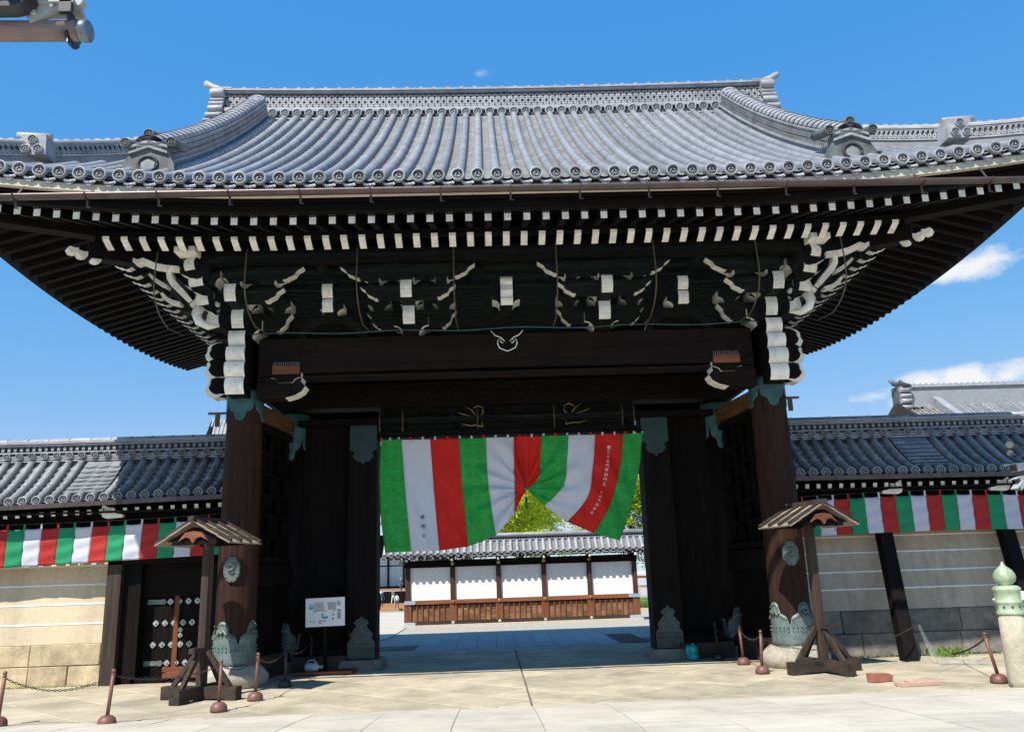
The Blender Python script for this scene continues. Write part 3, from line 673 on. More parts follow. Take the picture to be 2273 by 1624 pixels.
while x < 8.8:
    o = place('flying_rafter', HIEN, gate, (x, -3.02, 7.30+upc(XE-abs(x))))
    place('nail', SPK, o, (x, -3.02, 7.30+upc(XE-abs(x)))); x += RS
x = -6.85
while x < 6.9:
    place('base_rafter', JI, gate, (x, -2.0, 7.40+upc(XE-abs(x))*.4)); x += RS
for s in (-1, 1):
    y = -2.75
    while y < YB-.8:
        place('flying_rafter', HIENS, gate, (s*8.85, y, 7.30+upc(min(y-YF, YB-y))), (0, 0, R(90*s))); y += RS
    y = -1.55
    while y < YB-1.9:
        place('base_rafter', JIS, gate, (s*7.2, y, 7.40+upc(min(y-YF, YB-y))*.4), (0, 0, R(90*s))); y += RS*1.25
# soffit boarding above the rafters
sf = MB()
def zso(d, c):       # underside height by distance from eave d
    if d < 1.55: return lerp(7.50, 7.86, max(0, d)/1.55) + upc(c)*(1-d/1.55*.4)
    return 7.70 + (d-1.45)*.42 + upc(c)*.4*max(0, 1-(d-1.5)/2)
def zsx(x, y):
    df, ds = min(y-YF, YB-y), XE-abs(x); return zso(min(df, ds, 3.4), max(df, ds))
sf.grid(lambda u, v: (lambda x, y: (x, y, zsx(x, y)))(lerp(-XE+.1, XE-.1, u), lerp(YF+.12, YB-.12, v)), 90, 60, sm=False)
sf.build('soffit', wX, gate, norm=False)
# hip rafters at the corners with white stepped noses
for s in (-1, 1):
    a, b_ = V((s*4.9, .2, 8.05)), V((s*8.95, -3.12, 7.62)); hb = MB().beam(a, b_, .26, .30); o = hb.build('hip_rafter', wY, gate)
    a2, b2 = V((s*4.9, .1, 7.62)), V((s*7.22, -1.80, 7.36)); hb2 = MB().beam(a2, b2, .24, .28); o2 = hb2.build('hip_rafter', wY, gate)
    d = (b2-a2).normalized()
    for j, (t_, zz, ln) in enumerate(((.02, .0, .2), (.17, .05, .2), (-.2, -.06, .18))):
        mbx = MB().prism([(0, -.05), (.06, -.075), (.13, -.06), (.17, .01), (.14, .04), (.06, .02), (0, .03)], b2+d*t_+V((0, 0, zz-.06)), d, (0, 0, 1), .2, 0); mbx.build('painted_nose', white, o2)
# gutter with straps
gut = MB(); gl = [(-9.1, 7.50), (9.1, 7.45)]
for a in range(8):
    th = R(180+180*a/7)
gpath = lambda x: V((x, YF-.20, lerp(7.515, 7.46, (x+9)/18)))
gm = MB(); n = 9; xs = [-9.1+18.2*i/12 for i in range(13)]
for i, x in enumerate(xs):
    p = gpath(x)
    for a in range(n): th = R(180+180*a/(n-1)); gm.v.append((p.x, p.y+.074*math.cos(th), p.z+.02+.074*math.sin(th)))
for i in range(len(xs)-1):
    for a in range(n-1): gm.f.append([i*n+a, i*n+a+1, (i+1)*n+a+1, (i+1)*n+a])
gm.m = [0]*len(gm.f); gm.s = [True]*len(gm.f); go = gm.build('gutter', copper, gate, norm=False)
so = go.modifiers.new('t', 'SOLIDIFY'); so.thickness = .008
for k in range(17):
    x = -8.6+k*1.074+.05; p = gpath(x); mbx = MB()
    for a in range(7):
        t1, t2 = R(175+190*a/7), R(175+190*(a+1)/7)
        mbx.beam((x, p.y+.081*math.cos(t1), p.z+.02+.081*math.sin(t1)), (x, p.y+.081*math.cos(t2), p.z+.02+.081*math.sin(t2)), .035, .01, upv=(1, 0, 0))
    mbx.beam((x, p.y+.05, p.z-.05), (x, p.y+.055, p.z-.17), .03, .015); mbx.beam((x, p.y+.055, p.z-.165), (x+.05, p.y+.06, p.z-.165), .02, .012)
    if abs(x) > 6: mbx.beam((x, p.y+.05, p.z+.05), (x, YF+.02, 7.56+upc(XE-abs(x))), .03, .012)
    place('gutter_strap', mbx.mesh('gutter_strap', copper), go)

# ------------------------------------------------------------------ brackets
def masu_pts(w, z0, z1):
    h = z1-z0; a = w/2; bq = w*.24; zc = z0+h*.50
    cur = [(lerp(a, bq, math.sin(math.pi/2*t_)**1.0), lerp(zc, z0, 1-math.cos(math.pi/2*t_))) for t_ in (0, .2, .4, .6, .8, 1)]
    R_ = [(a, z1)] + cur; return R_ + [(-p, q) for p, q in reversed(R_)]
def masu(parent, x, y, z0, z1, w=.42, d=.4, name='bearing_block'):
    P = masu_pts(w, z0, z1); k = len(P)//2
    return MB().prism(P, (x, y, 0), (1, 0, 0), (0, 0, 1), d, 0, lambda i: 1 if i != k-1 and i != 2*k-1 else 0).build(name, [wX, white], parent)
def arm_end(ht, hb, z0, z1, wav=True):
    # profile of one arm end from upper tip to lower inner point
    pts = []
    for k in range(11):
        t_ = k/10; x = lerp(ht, hb, t_**1.1); z = lerp(z1, z0, math.sin(math.pi/2*t_)**1.25)
        if wav: x += .018*math.sin(t_*math.pi*5)
        pts.append((x, z))
    return pts
def arm(parent, x, y, z0, z1, ht, hb, d=.2, sides=(1, 1), name='bracket_arm', rot=0):
    r_ = arm_end(ht, hb, z0, z1); P = []; fl = []
    if sides[1]: P += r_; fl += [1]*(len(r_)-1)+[0]
    else: P += [(.1, z1), (.1, z0)]; fl += [0, 0]
    if sides[0]: P += [(-p, q) for p, q in reversed(r_)]; fl += [1]*(len(r_)-1)+[0]
    else: P += [(-.1, z0), (-.1, z1)]; fl += [0, 0]
    ax = (math.cos(rot), math.sin(rot), 0)
    return MB().prism(P, (x, y, 0), ax, (0, 0, 1), d, 0, lambda i: fl[i]).build(name, [wX, white], parent)
def nose(parent, x, ytip, z0, z1, w, yroot=.2, steps=1, name='beam_nose', mw=None, ax=(0, 1, 0)):
    # timber running back from a white, softly scalloped end face
    h = z1-z0; n = 10; pts = []
    for k in range(n+1):
        t_ = k/n; s_ = abs(math.sin(t_*math.pi*steps)); pts.append((.05-.06*s_+.05*t_, lerp(z1, z0, t_)))
    L_ = yroot-ytip; pts += [(L_, z0+.0), (L_, z1)]
    return MB().prism(pts, (x, ytip, 0) if ax == (0, 1, 0) else (x[0], x[1], 0), ax, (0, 0, 1), w, 0, lambda i: 1 if i < n else 0).build(name, [wY, white], parent)
def cluster(x, sides=(1, 1)):
    for dx in ((-.61, 0, .61) if sides == (1, 1) else ((-.61, 0) if sides[0] else (0, .61))):
        masu(gate, x+dx, -1.0, 6.91, 7.19); masu(gate, x+dx, -.18, 6.62, 6.87)
    arm(gate, x, -1.12, 6.985, 7.23, 1.22, .86, sides=sides); arm(gate, x, -1.05, 6.615, 6.86, .86, .54, sides=sides)
    masu(gate, x, -.5, 6.66, 6.95, .42, .38)
    arm(gate, x, -.28, 6.27, 6.62, .84, .58, d=.22, sides=sides)
    masu(gate, x, -.22, 6.13, 6.47, .64, .5, 'capital_block')
    nose(gate, x, -1.46, 6.55, 6.86, .2); nose(gate, x, -.96, 6.21, 6.545, .215)
for x in (-1.79, 1.79): cluster(x)
cluster(-4.88, (0, 1)); cluster(4.88, (1, 0))
# middle strut and carved frog-leg struts
nose(gate, 0, -1.12, 6.47, 7.0, .22, steps=3); masu(gate, 0, -.35, 6.62, 6.85, .52, .4)
MB().prism([(-.62, 6.13), (.62, 6.13), (.55, 6.4), (.3, 6.62), (-.3, 6.62), (-.55, 6.4)], (0, -.12, 0), (1, 0, 0), (0, 0, 1), .12).build('carved_panel', wX, gate)
for x in (-3.27, 3.27):
    nose(gate, x, -.92, 6.48, 6.72, .19); nose(gate, x, -.98, 6.735, 6.99, .19); masu(gate, x, -.3, 6.55, 6.75, .44, .36)
    P = [(-.66, 6.13), (-.5, 6.13), (-.42, 6.3), (-.2, 6.42), (.2, 6.42), (.42, 6.3), (.5, 6.13), (.66, 6.13), (.56, 6.34), (.36, 6.5), (.22, 6.56), (-.22, 6.56), (-.36, 6.5), (-.56, 6.34)]
    MB().prism(P, (x, -.25, 0), (1, 0, 0), (0, 0, 1), .2, 0, lambda i: 1 if i in (7, 8, 12, 13) else 0).build('frog_leg_strut', [wX, white], gate)
# wall behind the brackets and purlins
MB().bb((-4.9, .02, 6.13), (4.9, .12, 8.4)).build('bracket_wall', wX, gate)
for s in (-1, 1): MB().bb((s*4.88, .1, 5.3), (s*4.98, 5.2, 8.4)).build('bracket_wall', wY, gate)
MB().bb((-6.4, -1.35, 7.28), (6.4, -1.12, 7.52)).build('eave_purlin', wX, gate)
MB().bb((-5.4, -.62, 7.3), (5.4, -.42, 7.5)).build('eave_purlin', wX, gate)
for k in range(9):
    MB().bb((-6.2+k*1.38, -1.2, 7.24+.0), (-6.2+k*1.38+.14, .0, 7.36)).build('tie_arm', wY, gate)
# corner stacks: great beam ends above the front pillars
for s in (-1, 1):
    X = s*4.93; gx = X+(.0 if s < 0 else .02)
    for z0, z1, w, yt in ((5.02, 5.32, .34, -.80), (5.33, 5.60, .36, -.84), (5.61, 5.89, .34, -.82), (5.90, 6.20, .30, -.78)): nose(gate, gx, yt, z0, z1, w, steps=1)
    # side scrolls (cloud-shaped beam ends that point outwards)
    for zc, r_ in ((5.93, .27), (5.62, .27), (5.27, .24)):
        sp = []
        for k in range(15): a = R(120)-R(300)*k/14; q = r_*(1 if k % 5 else .86); sp.append((s*(.18+q*math.cos(a)*1.0), q*.85*math.sin(a)))
        P = [(0, r_*.75)]+sp+[(0, -r_*.8)]
        o = MB().prism(P, (X+s*.31, -.02, zc), (1, 0, 0), (0, 0, 1), .26).build('scroll_nose', white, gate)
        place('scroll_face', MB().prism([(a*.80+s*.0, c*.78+.03) for a, c in P], (X+s*.31, -.16, zc), (1, 0, 0), (0, 0, 1), .06).mesh('scroll_face', wX), o)
        spi = [(X+s*(.40+.12*(1-t_)*math.cos(7*t_)), -.19, zc+.12*(1-t_)*math.sin(7*t_)) for t_ in [q/18 for q in range(19)]]
        place('spiral', MB().tube(spi, .014, 5).mesh('spiral', wX), o)
    # diagonal bracket arms of the corner
    for tt, z0, z1, w in ((1.10, 7.13, 7.36, .22), (.98, 6.88, 7.12, .30), (.86, 6.58, 6.86, .26), (.66, 6.24, 6.56, .26)):
        dgx, dgy = s*.62*tt, -1.32*tt
        d = V((-s*.38, 1, 0)).normalized(); o_ = V((X+dgx, dgy, 0)); n = 10
        pts = [(.04-.05*abs(math.sin(k/n*math.pi)), lerp(z1, z0, k/n)) for k in range(n+1)] + [(1.0, z0), (1.0, z1)]
        MB().prism(pts, o_, d, (0, 0, 1), w, 0, lambda i: 1 if i < n else 0).build('corner_arm', [wY, white], gate)
    MB().bb((X+s*.5, -1.72, 7.36), (X+s*.86, -1.40, 7.46)).build('corner_block', white, gate)
    # arms of the side wall seen from the front, stepping back
    for dx, y, z0, z1, L_ in ((1.15, -1.25, 7.0, 7.26, 1.1), (.75, -1.1, 6.72, 6.96, .8), (.95, -.3, 6.9, 7.15, .8), (.8, .5, 6.62, 6.86, .75), (.85, -.9, 6.45, 6.62, .5)):
        r_ = arm_end(L_*.62, L_*.62-.42, z0, z1); P = [(s*p, q) for p, q in r_] + [(0, z0), (0, z1)]
        MB().prism(P, (X+s*.35, y, 0), (1, 0, 0), (0, 0, 1), .2, 0, lambda i: 1 if i < 10 else 0).build('bracket_arm', [wX, white], gate)
        masu(gate, X+s*(.35+L_*.3), y, z1-.02, z1+.2, .3, .28)
    for y in (.6, 2.6, 4.6):
        for dx, z0, z1 in ((.5, 6.3, 6.6), (.95, 6.65, 6.95), (1.5, 7.0, 7.28)):
            MB().beam((X, y, (z0+z1)/2), (X+s*dx, y, (z0+z1)/2), .2, z1-z0).build('side_bracket', wX, gate)
    MB().bb((X+s*1.35, -.6, 7.25), (X+s*1.58, 6.5, 7.45)).build('eave_purlin', wY, gate)
    for yy, pl, w in [(-1.35, [(-1.89, 7.47), (-1.75, 7.37), (-1.6, 7.3), (-1.51, 7.33), (-1.29, 7.23), (-1.1, 7.19), (-0.87, 7.17)], 0.055), (-1.2, [(-1.1, 7.18), (-1.07, 7.04), (-0.99, 6.92), (-0.85, 6.78), (-0.74, 6.65)], 0.07), (-0.6, [(-1.69, 7.35), (-1.61, 7.27), (-1.5, 7.19), (-1.34, 7.1)], 0.04), (-0.5, [(-1.48, 7.01), (-1.4, 6.91), (-1.28, 6.84), (-1.12, 6.8)], 0.045)]:
        n = len(pl); P = []
        for sgn in (1, -1):
            for i in (range(n) if sgn > 0 else range(n-1, -1, -1)):
                a, b_ = V(pl[max(0, i-1)]), V(pl[min(n-1, i+1)]); t_ = (b_-a).normalized(); nn = V((-t_.y, t_.x)); q = V(pl[i])+nn*w*sgn*.78*(.55+.45*math.sin(math.pi*(i+.4)/n)); P.append((-s*q.x, q.y))
        MB().prism(P, (X, yy, 0), (1, 0, 0), (0, 0, 1), .2, 1, 0).build('carved_arm', [white, white], gate)
    for dx in (.36,): masu(gate, X+s*dx, -1.0, 6.91, 7.19, .3); masu(gate, X+s*dx, -.3, 6.60, 6.87, .3)
    # big curled nose at the corner (elephant trunk)
    tr = [V((X+s*.62, -.95, 6.60)), V((X+s*.66, -1.0, 6.45)), V((X+s*.60, -1.02, 6.30)), V((X+s*.42, -1.0, 6.20)), V((X+s*.25, -.98, 6.22))]
    MB().tube(tr, [.10, .09, .08, .06, .02], 8).build('trunk_nose', white, gate)
    MB().tube([(X+s*.78, -.95, 6.62), (X+s*.68, -.97, 6.68), (X+s*.55, -.95, 6.64), (X+s*.42, -.95, 6.68), (X+s*.28, -.93, 6.62)], [.05, .08, .06, .08, .04], 8).build('trunk_nose', white, gate)
# bird net hung under the eaves, on bamboo ribs
def netp(t_):            # section: top to bottom
    y = [-1.62, -1.66, -1.68, -1.62, -1.45, -1.1, -.62]; z = [7.34, 7.05, 6.8, 6.58, 6.38, 6.24, 6.155]
    f = t_*6; i = min(5, int(f)); f -= i; return lerp(y[i], y[i+1], f), lerp(z[i], z[i+1], f)
def netfn(u, v):
    x = lerp(-6.9, 6.9, u); y, z = netp(v); e = max(0, abs(x)-5.2)/1.7
    y = lerp(y, y+.6*e, .6); x2 = x*(1-.14*e*v); z += .35*e*v + .02*math.sin(x*4.4)*v
    return (x2, y, z)
net = MB().grid(netfn, 60, 14).build('bird_net', netM, gate, norm=False)
for s in (-1, 1):
    def sfn(u, v):
        y = lerp(-1.2, 6.2, u); yy, z = netp(v); return (s*(6.75-(-1.66-yy)*-1.5*(0 if v < .3 else 1)*0 - 1.55*max(0, v-.25)), y, z+.22*v)
    MB().grid(sfn, 30, 12).build('bird_net', netM, gate, norm=False)
for x in (-6.1, -4.55, -2.62, -.93, .88, 2.62, 4.45, 6.0):
    P = [V((x, netp(v)[0]-.02, netp(v)[1])) for v in [i/10 for i in range(11)]]; P[-1].x = x*.97
    place('net_rib', MB().tube([V((x, -1.6, 7.5))]+P, .012, 6).mesh('net_rib', mat('bamboo', (.13, .105, .07), (.07, .055, .035), scale=12, rough=.6)), net)
place('net_rope', MB().tube([(lerp(-4.7, 4.7, i/30), -.62, 6.15+.02*math.sin(i*.9)) for i in range(31)], .012, 5).mesh('net_rope', teal), net)

# ------------------------------------------------------------------ beams and pillars
def carved_beam(x0, x1, y, z0, z1, d, name='rainbow_beam'):
    n = 24; top = [(lerp(x0, x1, i/n), z1) for i in range(n+1)]; bot = []
    for i in range(n+1):
        t_ = i/n; e = min(t_, 1-t_); bot.append((lerp(x0, x1, t_), z0 - .07*max(0, 1-e/.1)**2 + .03*math.sin(math.pi*t_)))
    b = MB().prism(top[::-1]+bot, (0, y, 0), (1, 0, 0), (0, 0, 1), d); return b.build(name, wBeam, gate)
wBeam = woodm('beam_timber', (.016, .0095, .0075), (.007, .005, .0045), 'X', hi=(.055, .032, .023))
bm_ = carved_beam(-4.62, 4.62, -.12, 5.46, 6.12, .5)
for s in (-1, 1):
    for cx, cz, r_ in ((s*3.75, 5.86, .20), (s*4.2, 5.74, .1)):
        place('spiral', MB().tube([(cx+r_*(1-t_)*math.cos(s*9*t_), -.375, cz+r_*(1-t_)*math.sin(9*t_)) for t_ in [q/28 for q in range(29)]], .016, 5).mesh('spiral', wBeam), bm_)
MB().bb((-4.62, -.30, 5.38), (4.62, .06, 5.43)).build('beam_lip', wBeam, gate)
# white outlined pendant under the middle of the net
pd = [(-.30, 6.17), (-.22, 6.08), (-.12, 6.04), (-.05, 5.97), (-.09, 5.93), (-.13, 5.96), (-.10, 6.0), (-.16, 6.01), (-.185, 5.93), (-.15, 5.84), (-.07, 5.80), (0, 5.775)]
pd = pd + [(-a, c) for a, c in reversed(pd[:-1])]
MB().tube([(a, -.40, c) for a, c in pd], .011, 6).build('pendant_outline', white, gate)
MB().prism([(-.28, 6.16), (-.1, 6.02), (-.17, 5.93), (-.13, 5.83), (0, 5.79), (.13, 5.83), (.17, 5.93), (.1, 6.02), (.28, 6.16)], (0, -.385, 0), (1, 0, 0), (0, 0, 1), .02).build('pendant', wX, gate)
def pillar(x, y, ztop, r):
    p = thing_part('pillar', gate, MB().lathe([(r*.98, .30), (r*1.02, .8), (r*1.03, 2.0), (r*1.0, 3.4), (r*.97, 4.4), (r*.93, ztop-.25), (r*.84, ztop)], (x, y, 0), 40), wP); return p
def thing_part(name, parent, mb, mt): return mb.build(name, mt, parent)
def lobes(th, k=4): # ornamental edge, 0..1, peaks k times around
    a = abs(((th*k/(2*math.pi)) % 1)-.5)*2          # 1 at peak
    if a > .62: return .80+.20*math.sqrt(max(0, 1-((1-a)/.38)**2))
    if a > .56: return lerp(.62, .80, (a-.56)/.06)
    if a > .14: return lerp(.48, .62, ((a-.14)/.42)**.7)
    return .48*(a/.14)**.5
def clad(x, y, r, z0, z1, z2, down, mt, parent, ph=R(45)):
    b = MB(); n = 96; m_ = 7
    for i in range(n+1):
        th = 2*math.pi*i/n; e = z1 + (z2-z1)*lobes(th-R(90)+R(45)*0+ph-R(45)+R(0)) if not down else None
        for j in range(m_+1):
            if down: zt = z0; ze = z1-(z1-z2)*lobes(th+ph-R(135)); z = lerp(zt, ze, j/m_)
            else: z = lerp(z0, e, j/m_)
            rr = r
            if not down and z < z0+.25: rr = r+.012*abs(math.sin(th*24))
            b.v.append((x+rr*math.cos(th), y+rr*math.sin(th), z))
    for i in range(n):
        for j in range(m_): a = i*(m_+1)+j; b.f.append([a, a+1, a+m_+2, a+m_+1])
    b.m = [0]*len(b.f); b.s = [True]*len(b.f); o = b.build('bronze_sleeve' if not down else 'copper_sleeve', mt, parent, norm=False)
    md = o.modifiers.new('t', 'SOLIDIFY'); md.thickness = .012; md.offset = 1
    st = MB()
    if not down:
        for zz, k in ((z0+.02, 30), (z0+.27, 30), (z0+.33, 30)):
            for i in range(k): th = 2*math.pi*i/k; st.ball((x+(r+.014)*math.cos(th), y+(r+.014)*math.sin(th), zz), .014, 5)
        for i in range(64):
            th = 2*math.pi*i/64; z = z1+(z2-z1)*lobes(th-R(90)+ph-R(45))-.045
            if z > z0+.4: st.ball((x+(r+.014)*math.cos(th), y+(r+.014)*math.sin(th), z), .013, 5)
        # raised dragons
        for q in range(4):
            th0 = R(90)-ph+R(45)+q*R(90); P = [(x+(r+.02)*math.cos(th0+a), y+(r+.02)*math.sin(th0+a), z0+.55+dz_) for a, dz_ in ((-.3, .06), (-.2, -.02), (-.1, .05), (0, .0), (.1, .06), (.22, -.02), (.32, .03))]
            st.tube(P, [.008, .022, .03, .033, .03, .02, .006], 6)
    else:
        for i in range(36):
            th = 2*math.pi*i/36; z = z1-(z1-z2)*lobes(th+ph-R(135))+.05; st.ball((x+(r+.012)*math.cos(th), y+(r+.012)*math.sin(th), z), .012, 5)
    tag(place('sleeve_stud', st.mesh('sleeve_stud', bronze if not down else teal), o), kind='stuff')
for s in (-1, 1):
    x = s*4.93; p = pillar(x, 0, 5.2, .335)
    base = MB().lathe([(.46, -.05), (.56, .02), (.60, .12), (.59, .20), (.50, .30), (.44, .345), (.42, .36)], (x, 0, 0), 28).build('base_stone', stoneB, gate)
    clad(x, 0, .36, .345, .60, 1.10, False, bronze, gate, R(65) if s < 0 else R(25))
    clad(x, 0, .325, 5.2, 5.02, 4.62, True, teal, gate)
    MB().bb((x-s*.30, -.20, 5.2), (x-s*.42, .12, 6.1)).build('copper_strip', teal, gate)
    # oval bronze badge with a dragon
    zc = 1.97 if s < 0 else 1.93; xm = x+(.0 if s < 0 else -.02); md = MB(); K = 40
    P = [(.135*(1+.07*abs(math.sin(8*2*math.pi*k/K/2)))*math.cos(2*math.pi*k/K), .205*(1+.07*abs(math.sin(8*2*math.pi*k/K/2)))*math.sin(2*math.pi*k/K)) for k in range(K)]
    md.prism(P, (xm, -.36, zc), (1, 0, 0), (0, 0, 1), .06); o = md.build('badge', bronze, gate)
    rl = MB().tube([(xm+a, -.40, zc+c) for a, c in ((-.08, .05), (-.02, .09), (.05, .06), (.02, .0), (-.05, -.03), (.0, -.07), (.07, -.05))], [.012, .022, .028, .03, .028, .02, .008], 6)
    for k in range(16): a = 2*math.pi*k/16; rl.ball((xm+.118*math.cos(a), -.392, zc+.185*math.sin(a)), .014, 5)
    place('badge_relief', rl.mesh('badge_relief', bronze), o)
    # rear pillar
    p2 = MB().lathe([(.33, .0), (.335, 2.0), (.3, 5.3)], (x, 5.2, 0), 24).build('pillar', wP, gate)
    # short inner arm with white curl and a row of pins on top
    xi = x-s*.30
    P = [(0, 5.38), (s*-.82, 5.38), (s*-.80, 5.30), (s*-.88, 5.22), (s*-.82, 5.12), (s*-.70, 5.05), (s*-.52, 5.00), (0, 5.0)]
    MB().prism(P, (xi, -.2, 0), (1, 0, 0), (0, 0, 1), .34, 0, lambda i: 1 if 1 <= i <= 5 else 0).build('corner_bracket', [wBeam, white], gate)
    MB().prism([(0, 5.07), (-s*.62, 5.07), (-s*.62, 5.3), (0, 5.3)], (xi, -.35, 0), (1, 0, 0), (0, 0, 1), .1).build('corner_bracket', wBeam, gate)
    bk = MB().bb((x-s*.58, -.42, 5.44), (x-s*1.08, .0, 5.60)).build('bearing_block', wRX, gate)
    MB().prism(masu_pts(.56, 5.28, 5.47), (x-s*.83, -.2, 0), (1, 0, 0), (0, 0, 1), .42, 0, 1).build('bearing_block', [wX, white], gate)
    for k in range(14): place('pin', MB().tube([(x-s*(.6+k*.035), -.38, 5.6), (x-s*(.6+k*.035), -.39, 5.68)], .006, 4).mesh('pin', stud), bk)
    # mid side pillar, lattice panel, sill beams
    xm = s*4.58; MB().lathe([(.30, 0), (.305, 2), (.28, 5.3)], (xm, 2.45, 0), 28).build('pillar', wP2 if False else wZ, gate)
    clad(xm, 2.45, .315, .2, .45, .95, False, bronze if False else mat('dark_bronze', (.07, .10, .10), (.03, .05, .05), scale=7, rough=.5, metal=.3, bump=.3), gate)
    clad(xm, 2.45, .30, 5.2, 4.75, 4.2, True, teal, gate)
    MB().bb((xm-.38, 2.0, -.05), (xm+.38, 2.9, .2)).build('base_stone', stoneG, gate)
    A, B = V((s*4.84, .25, 0)), V((s*4.60, 2.2, 0)); dd = (B-A); L_ = dd.length; dd.normalize()
    def at2(t_, z): return A+dd*L_*t_+V((0, 0, z))
    for z0, z1, w in ((4.74, 5.05, .2), (4.58, 4.7, .16), (2.08, 2.2, .18), (1.66, 2.05, .26), (0.0, .42, .3)):
        MB().beam(at2(0, (z0+z1)/2), at2(1, (z0+z1)/2), w, z1-z0).build('side_rail', wGY if z0 in (0.0,) else (woodm('ochre_timber', (.16, .085, .035), (.07, .036, .018), 'Y') if z0 == 4.74 else wY), gate)
    MB().beam(at2(0, 3.2)+V((s*.14, 0, 0)), at2(1, 3.2)+V((s*.14, 0, 0)), .04, 3.0).build('lattice_back', wZ, gate); MB().beam(at2(0, 1.05)+V((s*.05, 0, 0)), at2(1, 1.05)+V((s*.05, 0, 0)), .06, 1.3).build('dark_opening_fill', wZ, gate)  # lower dark board added below the rail, standing for the opening's shade
    nc, nr = 5, 6; slat = MB()
    lz = [(2.2+2.38*i/nr) for i in range(nr+1)]
    lat = MB().beam(at2(0, 2.2), at2(0, 4.58), .07, .09, upv=dd).build('lattice_panel', wZ, gate)
    for i in range(1, nr): place('lattice_rail', MB().beam(at2(.02, lz[i]), at2(.98, lz[i]), .05, .055).mesh('lattice_rail', wY), lat)
    hh = 2.38/nr/2-.02; ww = L_/nc/2
    cell = MB().prism([(-ww*.22, -hh), (ww*.22, -hh), (ww*.62, 0), (ww*.22, hh), (-ww*.22, hh), (-ww*.62, 0)], (0, 0, 0), dd, (0, 0, 1), .045).mesh('lattice_slat', wZ)
    half = MB().prism([(-ww*.55, -hh), (-ww*.15, -hh), (ww*.05, 0), (-ww*.15, hh), (-ww*.55, hh), (-ww*.2, 0)], (0, 0, 0), dd, (0, 0, 1), .045).mesh('lattice_slat', wZ)
    for i in range(nr):
        for c_i in range(nc): place('lattice_slat', cell if (c_i+i) % 2 else half, lat, at2((c_i+.5)/nc, (lz[i]+lz[i+1])/2))
    # main doorway pillar, square, with plates
    px = 3.065*s+.045; MB().bb((px-.29, 1.95, .2), (px+.29, 2.5, 4.9)).build('door_pillar', wZ, gate)
    MB().prism([(-.42, -.05), (.42, -.05), (.42, .12), (.36, .2), (-.36, .2), (-.42, .12)], (px, 2.22, 0), (1, 0, 0), (0, 0, 1), .85).build('base_stone', stoneG, gate)
    PL = [(-.27, .22), (.27, .22), (.27, .52), (.20, .60), (.23, .68), (.16, .76), (.10, .84), (.15, .9), (.10, .96), (.03, .99), (0, 1.04)]; PL = PL+[(-a, c) for a, c in reversed(PL[2:-1])]
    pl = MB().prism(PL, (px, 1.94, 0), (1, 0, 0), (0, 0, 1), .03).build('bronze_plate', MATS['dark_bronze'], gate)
    stt = MB()
    for q in range(10):
        for zz in (.25, .42, .5): stt.ball((px-.23+q*.051, 1.915, zz), .014, 5)
        stt.bb((px-.245+q*.051, 1.905, .27), (px-.215+q*.051, 1.93, .40))
    for a, c in PL[3:-1]: stt.ball((px+a*.8, 1.915, c-.03), .013, 5)
    tag(place('plate_stud', stt.mesh('plate_stud', MATS['dark_bronze']), pl), kind='stuff')
    PU = [(-.28, 4.86), (-.28, 4.36), (-.17, 4.30), (-.22, 4.22), (-.14, 4.12), (-.05, 4.10), (0, 4.04)]; PU = PU+[(-a, c) for a, c in reversed(PU[:-1])]
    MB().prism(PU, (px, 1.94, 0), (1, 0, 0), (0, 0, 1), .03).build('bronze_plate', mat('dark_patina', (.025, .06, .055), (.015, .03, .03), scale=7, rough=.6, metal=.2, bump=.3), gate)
    # plank wall between doorway and side pillar, opened door leaf behind
    for k in range(4):
        xa = s*lerp(3.15, 4.32, k/4); xb = s*lerp(3.15, 4.32, (k+1)/4); MB().bb((xa+s*.004, 2.3, .3), (xb-s*.004, 2.38, 4.9)).build('wall_plank', wZ, gate)
    MB().bb((s*3.30, 1.8, .02), (s*4.35, 2.45, .3)).build('ground_sill', wGX, gate); MB().bb((s*3.38, 1.95, .3), (s*4.28, 2.4, .42)).build('ground_sill', wX, gate)
    for k in range(4):
        y0 = 2.75+k*.62; MB().bb((s*3.42, y0, .12), (s*3.34, y0+.61, 4.5)).build('door_plank', wZ, gate)
    MB().bb((s*3.50, 2.72, .12), (s*3.43, 5.25, .32)).build('door_rail', wY, gate); MB().bb((s*3.50, 2.72, 4.2), (s*3.43, 5.25, 4.5)).build('door_rail', wY, gate)
